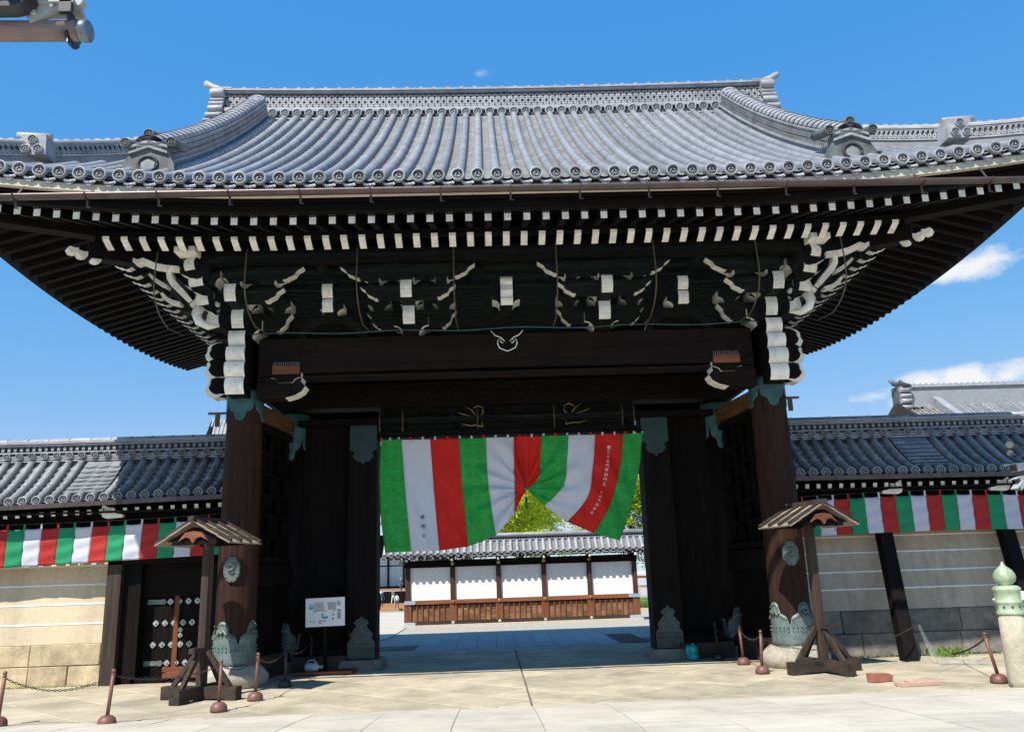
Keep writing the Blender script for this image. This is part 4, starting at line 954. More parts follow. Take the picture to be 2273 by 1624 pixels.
# inner lintels
MB().bb((-4.4, 1.98, 4.90), (4.4, 2.46, 5.02)).build('lintel', wX, gate)
MB().bb((-2.74, 2.02, 4.60), (2.76, 2.42, 4.73)).build('lintel', wBeam, gate)
cp = MB().bb((-2.72, 2.22, 4.73), (2.74, 2.30, 5.25)).build('carved_panel', wX, gate)
rnd = random.Random(3); cvb = MB()
for k in range(90):
    x, z = rnd.uniform(-2.6, 2.6), rnd.uniform(4.80, 5.16); a = rnd.uniform(0, 6.28); r_ = rnd.uniform(.05, .14)
    cvb.tube([(x+r_*math.cos(a+q*.7)*(1-q*.12), 2.19-.03*math.sin(q), z+r_*.6*math.sin(a+q*.7)*(1-q*.12)) for q in range(6)], [.006, .02, .026, .026, .018, .006], 5)
tag(place('dragon_carving', cvb.mesh('dragon_carving', wX), cp), kind='stuff')
for cx, sg in ((-.62, 1), (1.35, -1)):      # gilt horns and whiskers of the two dragons
    g_ = MB()
    for P in (((0, 0), (-.12, .04), (-.30, .10), (-.36, .13)), ((-.02, .03), (-.10, .16), (-.22, .26)), ((.03, .02), (.10, .10), (.09, .22), (.0, .26), (-.08, .2)), ((.06, -.04), (.08, -.2), (-.02, -.16), (-.15, -.17), (-.3, -.12)), ((0, 0), (.1, -.01), (.12, -.05))):
        g_.tube([(cx+a*sg*1.2, 2.06, 4.99+c) for a, c in P], .011, 5)
    g_.ball((cx, 2.08, 4.97), .05, 8, sz=(1.6, .6, .8)); place('dragon_horns', g_.mesh('dragon_horns', gold), cp)
for x in (-2.68, -2.2, -.62, 1.0, 2.45, 2.7): place('net_rib', MB().tube([(x, 2.0, 5.22), (x, 1.90, 5.05), (x, 1.94, 4.72)], .012, 5).mesh('net_rib', MATS['bamboo']), cp)
place('panel_net', MB().grid(lambda u, v: (lerp(-2.7, 2.72, u), [2.0, 1.9, 1.94][round(v*2)], [5.22, 5.05, 4.72][round(v*2)]), 20, 2).mesh('panel_net', netM, False), cp)
ib = MB().bb((-4.45, 2.0, 5.26), (4.45, 2.44, 5.78)).build('carved_lintel', wX, gate); cvb = MB()
for k in range(110):
    x, z = rnd.uniform(-2.5, 2.5), rnd.uniform(5.36, 5.68); a = rnd.uniform(0, 6.28); r_ = rnd.uniform(.05, .14)
    cvb.tube([(x+r_*math.cos(a+q*.7)*(1-q*.12), 1.99, z+r_*.6*math.sin(a+q*.7)*(1-q*.12)) for q in range(6)], [.004, .014, .018, .018, .012, .004], 5)
for cx in (-2.95, -3.6, 2.95, 3.6): cvb.tube([(cx+.17*(1-t_)*math.cos(9*t_), 1.99, 5.52+.17*(1-t_)*math.sin(9*t_)) for t_ in [q/26 for q in range(27)]], .02, 5)
tag(place('scroll_carving', cvb.mesh('scroll_carving', wBeam), ib), kind='stuff')
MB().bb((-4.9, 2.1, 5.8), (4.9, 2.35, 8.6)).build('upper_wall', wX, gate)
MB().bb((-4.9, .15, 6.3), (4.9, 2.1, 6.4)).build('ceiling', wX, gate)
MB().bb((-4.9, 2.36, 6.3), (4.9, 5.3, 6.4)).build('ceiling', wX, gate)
MB().bb((-5.2, 5.05, 5.5), (5.2, 5.4, 6.4)).build('rear_beam', wX, gate)
for k in range(7):
    xk = -3.6+k*1.2; MB().prism(masu_pts(.36, 6.06, 6.26), (xk, 1.7, 0), (1, 0, 0), (0, 0, 1), .3, 0, 1).build('bearing_block', [wX, white], gate)

# ------------------------------------------------------------------ boundary walls
WY = 1.9                                         # centre line of the walls
WSP = .25
def wall_roof(wall, xa, xb, scale_x0, eave_drop):
    """tiled saddle roof on a boundary wall between xa and xb"""
    lo, hi = min(xa, xb), max(xa, xb)
    def zt(x, y): # front slope
        u = (WY-.28-y)/1.12; return 4.20 - .80*(.62*u+.38*(1-(1-u)**2)) - eave_drop*abs(x-(-5.3 if xa < 0 else 5.3))/4*u
    x = lo+.12; xs = []
    while x < hi-.05: xs.append(x); x += WSP
    skip = [q for q in range(len(xs)) if scale_x0 <= xs[q] < scale_x0+3*WSP-.01]
    pc = MB()
    def col(xl, xr):
        n = 9; o = len(pc.v); c_n = 0
        for i in range(n):
            for e, lift in ((0, .035), (.96, .0)):
                y = lerp(.50, WY-.3, (i+e)/n)
                for q in range(4): t_ = q/3; xx = lerp(xl, xr, t_); pc.v.append((xx, y, zt(xx, y)+lift-.03*(1-(2*t_-1)**2)))
                c_n += 1
        for i in range(c_n-1):
            for q in range(3): pc.f.append([o+i*4+q, o+i*4+q+1, o+i*4+q+5, o+i*4+q+4]); pc.m.append(0); pc.s.append(False)
    for q, x in enumerate(xs):
        y0 = .50; pts = [V((x, lerp(y0, WY-.3, i/7), zt(x, lerp(y0, WY-.3, i/7))+.02)) for i in range(8)]
        if q in skip: pts = [V((x, lerp(y0, y0+.2, i/2), zt(x, lerp(y0, y0+.2, i/2))+.02)) for i in range(3)]
        o = rollmesh(pts, .07, .28, 7).build('tile_roll', tile, wall, norm=False)
        place('eave_disc', DISCS, o, (x, y0-.01, zt(x, y0)+.045))
        col(x+.04, x+WSP-.04)
        place('ridge_disc', DISCS, wall, (x, WY-.34, 4.355), None, (.86, 1, .86))
    tag(pc.build('pan_tiles', pan, wall, norm=False), kind='stuff')
    if skip:                                     # valley of broad overlapping scale tiles
        for c_i in range(3):
            for r_ in range(7):
                x = xs[skip[0]]+c_i*WSP-.005; y = lerp(.72, WY-.40, r_/6.3); b = MB(); n = 8
                P = [(-.122, .16)] + [(-.122+.244*k/n, -.05*math.sin(math.pi*k/n)-.02) for k in range(n+1)] + [(.122, .16)]
                vs = [(x+a, y+c, zt(x, y+c)+.10-(c+.07)*.28-.035*(1-(a/.122)**2)*0+.02*math.cos(a*12)) for a, c in P]; vs2 = [(a, c-.0, z-.03) for a, c, z in vs]; k = len(vs)
                b.add(vs+vs2, [list(range(k)), list(range(k, 2*k))[::-1]]+[(i, (i+1) % k, k+(i+1) % k, k+i) for i in range(k)]); b.build('scale_tile', tile, wall)
    # ridge
    def lay(y0, z0, z1, name='ridge_course', m_=tileL): MB().bb((lo, WY-y0, z0), (hi, WY+y0, z1)).build(name, m_, wall)
    lay(.30, 4.12, 4.42, 'ridge_core', tileD)
    for a in (4.24, 4.285, 4.33): lay(.325, a, a+.028)
    lay(.33, 4.415, 4.44); lay(.20, 4.44, 4.58, 'ridge_core', tileD); lay(.27, 4.58, 4.605); lay(.29, 4.615, 4.64); lay(.26, 4.65, 4.67)
    n = 24
    for k in range(int((hi-lo)/.42)):
        x0 = lo+k*.42; MB().lathe([(.098, x0+.002), (.10, x0+.38), (.105, x0+.40), (.105, x0+.418)], (0, WY, 4.665), 12, 0, 'X').build('ridge_cap', tileL, wall)
    m = int((hi-lo)/.125)
    lattice(lambda t_, r_: (V((lerp(lo+.05, hi-.05, t_), WY-.235, 4.51)), V((1, 0, 0)), V((0, 0, 1)), V((0, 1, 0))), m, .078, 1, 0, 'ridge_lattice', wall, dep=.03)
    # back slope, soffit, rafters, gutter
    MB().add([(lo, WY+.25, 4.2), (hi, WY+.25, 4.2), (hi, WY+1.4, 3.45), (lo, WY+1.4, 3.45)], [(0, 1, 2, 3)]).build('back_slope', tile, wall)
    MB().grid(lambda u, v: (lerp(lo, hi, u), lerp(.54, WY-.2, v), zt(lerp(lo, hi, u), lerp(.54, WY-.2, v))-.07), 8, 6).build('roof_deck', tileD, wall, norm=False)
    ze = lambda x: zt(x, .5)
    for a, c in zip([lerp(lo, hi, k/9) for k in range(9)], [lerp(lo, hi, (k+1)/9) for k in range(9)]):
        b = MB().beam((a+.004, .445, ze(a)-.07), (c-.004, .445, ze(c)-.07), .075, .085); b.build('gutter', copper, wall)
    x = lo+.1
    while x < hi-.05:
        MB().beam((x, .66, ze(x)-.205), (x, 1.5, ze(x)+.02), .075, .085, mend=1, m=0).build('rafter', [wY, white], wall); x += .222
    MB().bb((lo, .62, 3.10), (hi, 1.6, 3.135)).build('eave_soffit', wX, wall)
    MB().bb((lo, 1.08, 2.6), (hi, 1.2, 3.1)).build('wall_plate', wX, wall); MB().bb((lo, 1.3, 3.136), (hi, 1.42, 3.72)).build('eave_board', wX, wall)
    return zt
def white_hook(wall, x, s):
    P = [(0, 3.20), (.16, 3.20), (.15, 3.08), (.06, 3.05), (-.10, 3.05), (-.18, 3.03), (-.12, 3.01), (.10, 2.995), (.2, 3.03), (.24, 3.12), (.24, 3.2), (.22, 3.29), (.16, 3.20)]
    MB().prism([(-.2, 3.02), (.1, 3.0), (.17, 3.03), (.2, 3.1), (.19, 3.27), (.06, 3.2), (-.02, 3.21), (-.03, 3.13), (-.07, 3.09), (-.2, 3.07)], (x, .74, 0), (s, 0, 0), (0, 0, 1), .1).build('bracket_end', white, wall)
def stones(wall, xa, xb, rows_, mt, yb):
    lo, hi = min(xa, xb), max(xa, xb); z = 0
    for h, lens in rows_:
        x = lo; k = 0
        while x < hi-.02:
            x2 = min(hi, x+lens[k % len(lens)]); k += 1
            b = MB(); dy = random.uniform(-.012, .012); y = yb+dy+z*.06
            vs = [(x+.006, y, z+.005), (x2-.006, y, z+.005), (x2-.006, y+.06*h, z+h-.005), (x+.006, y+.06*h, z+h-.005)]
            f = [(a+(.012 if i in (0, 3) else -.012), c-.014, e+(.012 if i < 2 else -.012)) for i, (a, c, e) in enumerate(vs)]; bk = [(a, yb+.7, e) for a, c, e in vs]
            b.add(f+vs+bk, [(0, 1, 2, 3)]+[(i, (i+1) % 4, 4+(i+1) % 4, 4+i) for i in range(4)]+[(4+i, 4+(i+1) % 4, 8+(i+1) % 4, 8+i) for i in range(4)]); b.build('wall_stone', mt, wall); x = x2
        z += h
def plaster_wall(wall, xa, xb, z0, lines, mt, yb):
    lo, hi = min(xa, xb), max(xa, xb)
    MB().add([(lo, yb, z0), (hi, yb, z0), (hi, yb+.14, 2.75), (lo, yb+.14, 2.75), (lo, 2.6, z0), (hi, 2.6, z0), (hi, 2.5, 2.75), (lo, 2.5, 2.75)], [(0, 1, 2, 3), (4, 7, 6, 5), (0, 4, 5, 1), (3, 2, 6, 7), (0, 3, 7, 4), (1, 5, 6, 2)]).build('plaster', mt, wall)
    for z in lines:
        y = yb+.14*(z-z0)/(2.75-z0); MB().bb((lo, y-.008, z-.013), (hi, y+.02, z+.013)).build('white_line', pwhite, wall)
# left wall with its small door
lw = thing('boundary_wall', 'cream plaster wall with white lines, small studded door and tiled roof left of gate', 'wall', (-9.5, 1.9, 0))
wall_roof(lw, -5.2, -14.5, -8.47, .10); white_hook(lw, -7.55, -1)
stones(lw, -7.62, -14.5, ((.36, (.9, .62, .72, .95, .8)), (.38, (1.15, .95, 1.3))), stoneY, 1.02)
plaster_wall(lw, -7.62, -14.5, .742, (1.10, 1.455, 1.81, 2.16, 2.5), plaster, 1.06)
MB().bb((-7.62, .86, -.05), (-7.36, 1.3, 2.3)).build('door_post', wGZ, lw); MB().bb((-7.36, 1.0, -.05), (-7.03, 1.45, 2.3)).build('door_post', wZ, lw)
MB().bb((-5.80, .86, -.05), (-5.52, 1.3, 2.35)).build('door_post', wZ, lw); MB().bb((-7.62, .86, 2.15), (-5.5, 1.3, 2.62)).build('door_lintel', wX, lw)
MB().bb((-7.12, 1.16, 1.55), (-5.8, 1.3, 2.16)).build('transom', wX, lw); MB().bb((-5.52, .95, 0), (-4.9, 1.6, 2.7)).build('end_panel', wZ, lw)
MB().bb((-7.1, 1.0, -.05), (-5.8, 1.42, .08)).build('door_sill', wX, lw); MB().bb((-6.52, .98, .08), (-5.8, 1.30, .17)).build('door_sill', wRX, lw)
door = MB().bb((-7.06, 1.30, .1), (-5.82, 1.36, 1.62)).build('wall_door', wX, lw)
for k in range(5): xx = -7.05+k*.246; place('door_plank', MB().bb((xx+.003, 1.265, .1), (xx+.243, 1.3, 1.6)).mesh('door_plank', wZ if k != 3 else wZ), door)
place('door_batten', MB().bb((-6.46, 1.23, .17), (-6.37, 1.265, 1.6)).mesh('door_batten', wRZ), door)
place('door_rail', MB().bb((-6.62, 1.225, .17), (-5.85, 1.262, .26)).mesh('door_rail', wRX), door)
STUD = MB(); 
STUD.prism([(.052*math.cos(2*math.pi*k/24)*(1+.10*math.cos(4*2*math.pi*k/24)), .052*math.sin(2*math.pi*k/24)*(1+.10*math.cos(4*2*math.pi*k/24))) for k in range(24)], (0, 0, 0), (1, 0, 0), (0, 0, 1), .016)
STUD.ball((0, -.01, 0), .02, 8); STUD = STUD.mesh('door_stud', stud)
for z, x0, n in ((1.44, -6.60, 4), (1.05, -6.80, 5), (.66, -6.83, 5), (.33, -6.60, 4)):
    for k in range(n): place('door_stud', STUD, door, (x0+k*.17+(0 if n == 5 else .05), 1.25, z))
for z in (.82, .92): place('door_stud', STUD, door, (-6.33, 1.25, z), None, (.8, 1, .8))
for z in (1.44, .33): place('door_hinge', MB().prism([(0, -.045), (.24, -.04), (.31, -.055), (.36, 0), (.31, .055), (.24, .04), (0, .045)], (-6.98, 1.255, z), (1, 0, 0), (0, 0, 1), .015).mesh('door_hinge', mat('hinge_steel', (.22, .25, .24), (.12, .14, .135), scale=12, rough=.5, metal=.3)), door)
# right wall
rw = thing('boundary_wall', 'grey beige plaster wall with white lines and tiled roof right of gate', 'wall', (9.5, 1.9, 0))
wall_roof(rw, 5.2, 14.5, 8.05, .03); white_hook(rw, 7.42, 1); white_hook(rw, 9.55, 1)
stones(rw, 5.3, 14.5, ((.42, (1.3, 1.9, 2.1, 1.4)), (.42, (.95, 2.3, 2.6, 1.9))), stoneG, 1.02)
plaster_wall(rw, 5.3, 14.5, .842, (1.235, 1.56, 1.92, 2.23, 2.55), plasterG, 1.06)
# raking props of the right wall
for k, xx in enumerate((6.98, 9.38)):
    p = MB().beam((xx, .05, -.08), (xx+.27, 1.02, 2.7), .25, .22, upv=(0, 1, 0)).build('wall_prop', wZ)
    tag(p, ('black timber prop against grey wall, its foot wrapped in clear plastic sheet', 'black timber prop against grey wall behind the stone bridge post')[k], 'prop', 'timber props along the right wall')
# clear plastic bundled at the foot of the first prop
rnd = random.Random(11)
plasM = mat('clear_plastic', (.75, .78, .78), rough=.25, bump=.5, alpha=.16, spec=.6)
def plas(u, v):
    z = lerp(.62, .01, v); w = .05+.30*v**1.6; return (7.16+w*u+.05*v, -.06-.22*v*math.sin(u*5+1)*.6-.15*v, z+.02*math.sin(u*17)*v)
tag(MB().grid(plas, 16, 12).build('plastic_sheet', plasM, norm=False), 'crumpled clear plastic sheet hanging round the foot of black prop', 'plastic sheet')
def sheet2(u, v): return (7.15+.75*u, -.35-.45*v+.1*math.sin(u*6), .012+.05*max(0, math.sin(u*3.1)*math.sin(v*3.1))+.015*math.sin(u*15+v*9)**2)
tag(MB().grid(sheet2, 18, 12).build('plastic_sheet', mat('dusty_plastic', (.6, .58, .52), rough=.4, bump=.4, alpha=.5), norm=False), 'dusty clear plastic sheet lying on the paving beside the black prop', 'plastic sheet')
# downpipe brackets that stick out beside the gate
for s in (-1, 1):
    b = MB().bb((s*5.3, 1.85, 5.18), (s*6.25, 1.95, 5.22)).bb((s*6.02, 1.86, 4.92), (s*6.1, 1.94, 5.18)).build('pipe_bracket', copper, gate)

# ------------------------------------------------------------------ cloths
def cloth_strip(name, mt, parent, f, nu=8, nv=16):
    b = MB().grid(f, nu, nv); o = b.build(name, mt, parent, norm=False); md = o.modifiers.new('t', 'SOLIDIFY'); md.thickness = .004; return o
def banner(xs, zt0, zb0, first, y, label, sgn):
    t_ = thing('striped_banner', label, 'banner', ((xs[0]+xs[-1])/2, y, zb0(0)), 0, 'striped banners under the wall eaves')
    cols3 = (bwhiteM, bredM, bgreenM)
    for k, (a, c) in enumerate(zip(xs, xs[1:])):
        ph = random.random()*6
        def f(u, v):
            x = lerp(a, c, u); z = lerp(zt0(x)-.012*math.sin(math.pi*u), zb0(x), v)
            wave = .012*math.sin(v*17+ph+u*1.5)*(1-abs(u-.5))+.02*math.sin(x*2.1+v*2)*v
            return (x+.05*v*sgn*.3, y+wave-.05*v*0, z)
        cloth_strip('stripe', cols3[(k+first) % 3], t_, f)
        place('tab', MB().bb((c-.03, y-.006, zt0(c)-.03), (c+.005, y+.006, zt0(c)+.09)).mesh('tab', cols3[(k+first) % 3]), t_)
    rp = [(lerp(xs[0], xs[-1], i/24), y, zt0(lerp(xs[0], xs[-1], i/24))+.09) for i in range(25)]
    place('rope', MB().tube(rp, .008, 5).mesh('rope', chainM), t_); return t_
xl = [-5.42-.312*k for k in range(20)][::-1]; xr = [5.35+.303*k for k in range(22)]
banner(xl, lambda x: 2.94+.02*math.sin((x+5.4)*.8)-(.022*(-5.4-x)), lambda x: 2.26-.03*(-5.6-x)*1.0+.01, 2, .74, 'red, green and white striped banner above small studded door left of gate', -1)
banner(xr, lambda x: 2.90+.07*math.sin((x-5.3)*.62), lambda x: 2.235+.045*math.sin((x-5.3)*.55), 1, .74, 'red, green and white striped banner above raking props right of gate', -1)

# the great curtain in the doorway
S_ = 3813/2273
def px2w(x, y, Y):
    v = fw + rx*((x-1906.5)/3105.47) - uy*((y-1362)/3105.47); t_ = (Y-CAM_POS.y)/v.y; p = CAM_POS+v*t_; return (p.x, p.z)
CY = 1.92
top = [(297, 150), (428, 150), (615, 146), (800, 141), (978, 137), (1160, 131), (1338, 126), (1515, 121), (1690, 116), (1870, 111), (1997, 105)]
mid1 = [(285, 380), (446, 390), (632, 390), (816, 385), (988, 370), (1162, 330), (1332, 260), (1505, 290), (1675, 310), (1855, 310), (1978, 330)]
mid2 = [(292, 630), (468, 630), (652, 630), (838, 610), (1010, 575), (1166, 480), (1318, 400), (1482, 450), (1640, 520), (1790, 560), (1925, 580)]
bot = [(320, 885), (492, 878), (675, 872), (860, 845), (1045, 775), (1165, 632), (1238, 466), (1360, 577), (1510, 683), (1680, 760), (1845, 808)]
def crop2w(p): return px2w(1250+p[0]*1300/2273, 1550+p[1]*1300/2273, CY)
CT = [[V(crop2w(q)) for q in L_] for L_ in (top, mid1, mid2, bot)]
def edge(i, v):
    p = [CT[k][i] for k in range(4)]; f = v*3; k = min(2, int(f)); f -= k
    a = p[max(0, k-1)]; b_, c = p[k], p[k+1]; d = p[min(3, k+2)]
    return b_*1.0 + (c-a)*.5*f + (a*2-b_*5+c*4-d)*.5*f*f + (b_*3-a-c*3+d)*.5*f**3 if True else b_.lerp(c, f)
GP = V(crop2w((1238, 466)))
cur = thing('entrance_curtain', 'large red, white and green striped curtain gathered up at its middle in the gateway', 'curtain', (.1, CY, 2.3))
ccol = [greenM, whiteM, redM, greenM, whiteM, redM, greenM, whiteM, redM, greenM]
def cfold(x, z, i, u, v):
    d = (V((x, z))-GP).length; ang = math.atan2(z-GP.y, x-GP.x)
    g_ = max(0, 1-d/1.7)
    return .075*math.sin(ang*15+.8*math.sin(d*3))*g_*min(1, d*2) + .07*math.sin(x*3.1+z*1.5+.6)*(.15+v) + .022*math.sin(x*9.5+z*4.2+1.5*math.sin(z*1.7))*(.3+v) + .007*math.sin(x*31+z*9+2*math.sin(x*5))*(.5+.5*v) + .014*math.sin(z*13+x*5)*g_ + .012*math.sin((x+z)*7.3)*(1-v)
def cpt(i, u, v):
    a, b_ = edge(i, v), edge(i+1, v); p = a.lerp(b_, u)
    # bottom hem sags between its corners
    return p
panels = []
for i in range(10):
    o = cloth_strip('curtain_panel', ccol[i], cur, lambda u, v: (lambda p: (p.x, CY+cfold(p.x, p.y, i, u, v), p.y))(cpt(i, u, v)), 14, 44)
    panels.append(o)
# the red cloth left of the gather, drawn up to the cord
place('curtain_cord', MB().tube([(V(crop2w(q)).x, CY-.05, V(crop2w(q)).y) for q in ((1165, 135), (1185, 250), (1215, 380), (1238, 462))], .008, 5).mesh('curtain_cord', chainM), cur)
place('curtain_knot', MB().ball((GP.x, CY-.03, GP.y-.01), .045, 8).mesh('curtain_knot', bronze), cur)
place('hanging_tassel', MB().tube([(GP.x, CY+.02, GP.y-.03), (GP.x+.0, CY+.02, GP.y-.2)], .008, 5).tube([(GP.x, CY+.02, GP.y-.2), (GP.x, CY+.02, GP.y-.42)], .028, 8).mesh('hanging_tassel', mat('tassel_green', (.03, .12, .06), rough=.5)), cur)
for i in range(24):
    e = lerp(0, 10, i/23); k = min(9, int(e)); p = CT[0][k].lerp(CT[0][k+1], e-k)
    place('curtain_loop', MB().bb((p.x-.02, CY-.006, p.y-.02), (p.x+.02, CY+.006, p.y+.05)).mesh('curtain_loop', whiteM if i % 3 else redM), cur)
place('curtain_rod', MB().tube([(CT[0][0].x-.05, CY, CT[0][0].y+.05), (CT[0][-1].x+.05, CY, CT[0][-1].y+.05)], .014, 6).mesh('curtain_rod', wX), cur)
def glyphs(chars, panel_i, u, v0, v1, size, mt):
    n = len(chars)
    for k, ch in enumerate(chars):
        cu = bpy.data.curves.new('t', 'FONT'); cu.body = ch; cu.size = 1; cu.align_x = 'CENTER'; cu.align_y = 'CENTER'; cu.resolution_u = 2; cu.offset = .004
        tob = bpy.data.objects.new('t', cu); COL.objects.link(tob); dg = bpy.context.evaluated_depsgraph_get(); me = bpy.data.meshes.new_from_object(tob.evaluated_get(dg))
        bpy.data.objects.remove(tob)
        if not me.vertices: continue
        xs_ = [v.co.x for v in me.vertices]; ys_ = [v.co.y for v in me.vertices]; cx, cy = (min(xs_)+max(xs_))/2, (min(ys_)+max(ys_))/2
        v = lerp(v0, v1, k/max(1, n-1)); p = cpt(panel_i, u, v); q = cpt(panel_i, u, min(1, v+.02)); dn = (q-p).normalized(); rtv = V((-dn.y, dn.x))
        sz = size if not isinstance(size, tuple) else lerp(size[0], size[1], k/max(1, n-1))
        for vt in me.vertices:
            a, c = (vt.co.x-cx)*sz, (vt.co.y-cy)*sz; w_ = p + rtv*a - dn*c
            vt.co = (w_.x, CY+cfold(w_.x, w_.y, panel_i, u, v)-.016, w_.y)
        me.materials.clear(); me.materials.append(mt); place('character', me, panels[panel_i])
glyphs('開明社', 1, .52, .70, .845, .085, ink)
glyphs('第二十五代専如門主', 8, .52,   .17, .52, .078, whitePrint); glyphs('傳灯奉告記念', 8, .50, .60, .80, .06, whitePrint)

# ------------------------------------------------------------------ roofed posts in front of the pillars
def roofed_post(x, y, rz, label):
    t_ = thing('roofed_post', label, 'notice post', (x, y, 0), rz, 'roofed wooden posts by the gate pillars'); Mx = Matrix.Translation((x, y, 0)) @ Matrix.Rotation(rz, 4, 'Z')
    def put(name, mb, mt):
        mb.v = [tuple(Mx @ V(v)) for v in mb.v]; return mb.build(name, mt, t_)
    put('post', MB().bb((-.062, -.062, .1), (.062, .062, 2.45)), wGZ)
    rot45 = 0
    put('base_beam', MB().bb((-.66, -.085, .03), (.66, .085, .2)).bb((-.66, -.085, 0), (-.45, .085, .03)).bb((.45, -.085, 0), (.66, .085, .03)), wGX)
    put('base_beam', MB().bb((-.085, -.66, .04), (.085, -.09, .21)).bb((-.085, .09, .04), (.085, .66, .21)).bb((-.085, -.66, 0), (.085, -.45, .04)).bb((-.085, .45, 0), (.085, .66, .04)), wGY)
    for a in range(4):
        dx, dy = ((1, 0), (0, 1), (-1, 0), (0, -1))[a]; put('brace', MB().beam((dx*.5, dy*.5, .2), (dx*.085, dy*.085, .72), .07, .06, upv=(dy, dx, 0)), wGZ)
    put('cross_arm', MB().bb((-.05, -.30, .70), (.05, .16, .78)), wGY)
    hw, ov, zr_, ze_ = .66, .46, 2.655, 2.355
    put('gable_beam', MB().bb((-.40, -.40, 2.34), (.40, -.34, 2.42)), wX); put('gable_beam', MB().bb((-.40, .34, 2.34), (.40, .40, 2.42)), wX)
    for yy in (-.37, .37): put('gable_board', MB().prism([(-.50, 2.40), (.50, 2.40), (.28, 2.50), (.06, 2.61), (-.06, 2.61), (-.28, 2.50)], (0, yy, 0), (1, 0, 0), (0, 0, 1), .04), wX)
    put('gable_pendant', MB().prism([(-.26, 2.40), (-.14, 2.46), (-.06, 2.44), (0, 2.36), (.06, 2.44), (.14, 2.46), (.26, 2.40), (.14, 2.53), (0, 2.55), (-.14, 2.53)], (0, -.42, 0), (1, 0, 0), (0, 0, 1), .04), wRX)
    for sg in (-1, 1):
        for k in range(3):          # overlapping boards, each a course
            a0, a1 = k/3, (k+1)/3+.05; p0 = V((sg*lerp(0, hw, a0), 0, lerp(zr_, ze_, a0)+.02*(2-k)+.01)); p1 = V((sg*lerp(0, hw, min(1.02, a1)), 0, lerp(zr_, ze_, min(1.02, a1))+.02*(2-k)-.012+.01))
            put('roof_board', MB().beam(p0, p1, ov*2, .022, upv=(0, 0, 1)), wPale)
        for yy in (-.42, -.14, .14, .42): put('roof_batten', MB().beam((sg*.02, yy, zr_+.075), (sg*(hw+.02), yy, ze_+.035), .05, .04), wGX)
    put('ridge_board', MB().bb((-.05, -.52, zr_+.05), (.05, .5, zr_+.12)), wGY)
    put('hook', MB().tube([(.22, -.4, 2.34), (.22, -.4, 2.28), (.24, -.4, 2.25), (.27, -.4, 2.27)], .006, 5), chainM)
    return t_
roofed_post(5.0, -1.12, R(16), 'grey roofed wooden post with cross base beside right pillar of gate')
roofed_post(-4.96, -1.55, R(-16), 'grey roofed wooden post with cross base beside left pillar of gate')

# ------------------------------------------------------------------ chain posts and chains
def chain_post(x, y, lean, label, dark=False):
    t_ = thing('chain_post', label, 'chain post', (x, y, 0), 0, 'brown posts carrying the chains')
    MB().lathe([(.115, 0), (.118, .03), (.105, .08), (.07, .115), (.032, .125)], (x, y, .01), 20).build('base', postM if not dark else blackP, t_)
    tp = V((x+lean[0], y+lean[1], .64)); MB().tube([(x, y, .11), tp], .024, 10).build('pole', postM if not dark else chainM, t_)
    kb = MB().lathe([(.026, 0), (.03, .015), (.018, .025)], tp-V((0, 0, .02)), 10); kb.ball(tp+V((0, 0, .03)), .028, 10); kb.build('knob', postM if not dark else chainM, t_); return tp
def chain(a, b, sag, label, mt=None):
    a, b = V(a)-V((0, 0, .03)), V(b)-V((0, 0, .03)); L_ = (b-a).length; n = max(8, int(L_*1.06/.042)); mb = MB()
    P = [a.lerp(b, i/n)-V((0, 0, sag*4*(i/n)*(1-i/n))) for i in range(n+1)]
    for i in range(n):
        d = (P[i+1]-P[i]); ln = d.length; d.normalize(); sd = d.cross(V((0, 0, 1))).normalized(); u = sd.cross(d); w = (sd if i % 2 else u); c = (P[i]+P[i+1])/2
        ring = [c + d*math.cos(q)*ln*.62 + w*math.sin(q)*.013 for q in [2*math.pi*k/8 for k in range(9)]]
        mb.tube(ring, .0045, 4, caps=False)
    o = mb.build('chain', mt or chainM, None, norm=False); return tag(o, label, 'chain', 'chains between the brown posts')
p1 = chain_post(-6.92, -3.55, (.02, .01), 'brown chain post near stone foot of the cream wall', False)
p2 = chain_post(-5.40, -3.80, (.03, .02), 'brown chain post out on paving before the cream wall')
p3 = chain_post(-4.25, -2.92, (.0, .02), 'brown chain post standing before left roofed post')
p4 = chain_post(-4.02, -1.92, (.02, .0), 'brown chain post at the right front of left bronze clad pillar')
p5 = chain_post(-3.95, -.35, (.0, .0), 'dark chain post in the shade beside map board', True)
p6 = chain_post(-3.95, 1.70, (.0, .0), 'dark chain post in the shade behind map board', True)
p7 = chain_post(4.02, -.96, (.03, .0), 'brown chain post at left of right bronze clad pillar base')
p8 = chain_post(4.12, .45, (-.02, .0), 'brown chain post with red stained base just inside the right pillar')
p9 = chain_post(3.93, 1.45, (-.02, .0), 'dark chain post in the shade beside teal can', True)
p10 = chain_post(6.74, -3.05, (-.08, .03), 'leaning brown chain post behind the stone bridge post')
chain(p1, p2, .17, 'chain hanging between two brown posts before the cream wall'); chain(p2, p3, .10, 'chain running from paving before cream wall past left roofed post')
chain(p3, p4, .10, 'short chain before left bronze clad pillar'); chain(p4, p5, .12, 'chain running from left pillar into the shade of gate'); chain(p5, p6, .14, 'chain in the shade behind map board')
chain(p7, p8, .12, 'short chain at left of right bronze clad pillar'); chain(p8, p9, .14, 'chain in the shade beside teal can')
q1 = V((4.55, -.75, .42)); q2 = V((5.6, -.85, .40)); q3 = V((7.05, -.1, .62)); q4 = V((7.9, -.4, .06)); q5 = V((7.6, -.8, .05))
chain(p7, q1, .06, 'chain sloping from brown post to base of right pillar'); chain(q1, q2, .05, 'chain drawn across base of right pillar behind roofed post')
chain(q2, q3, .07, 'pale chain rising from right roofed post to the wrapped prop'); chain((7.9, .35, .10), p10, .05, 'chain rising from weeds to leaning post by bridge')

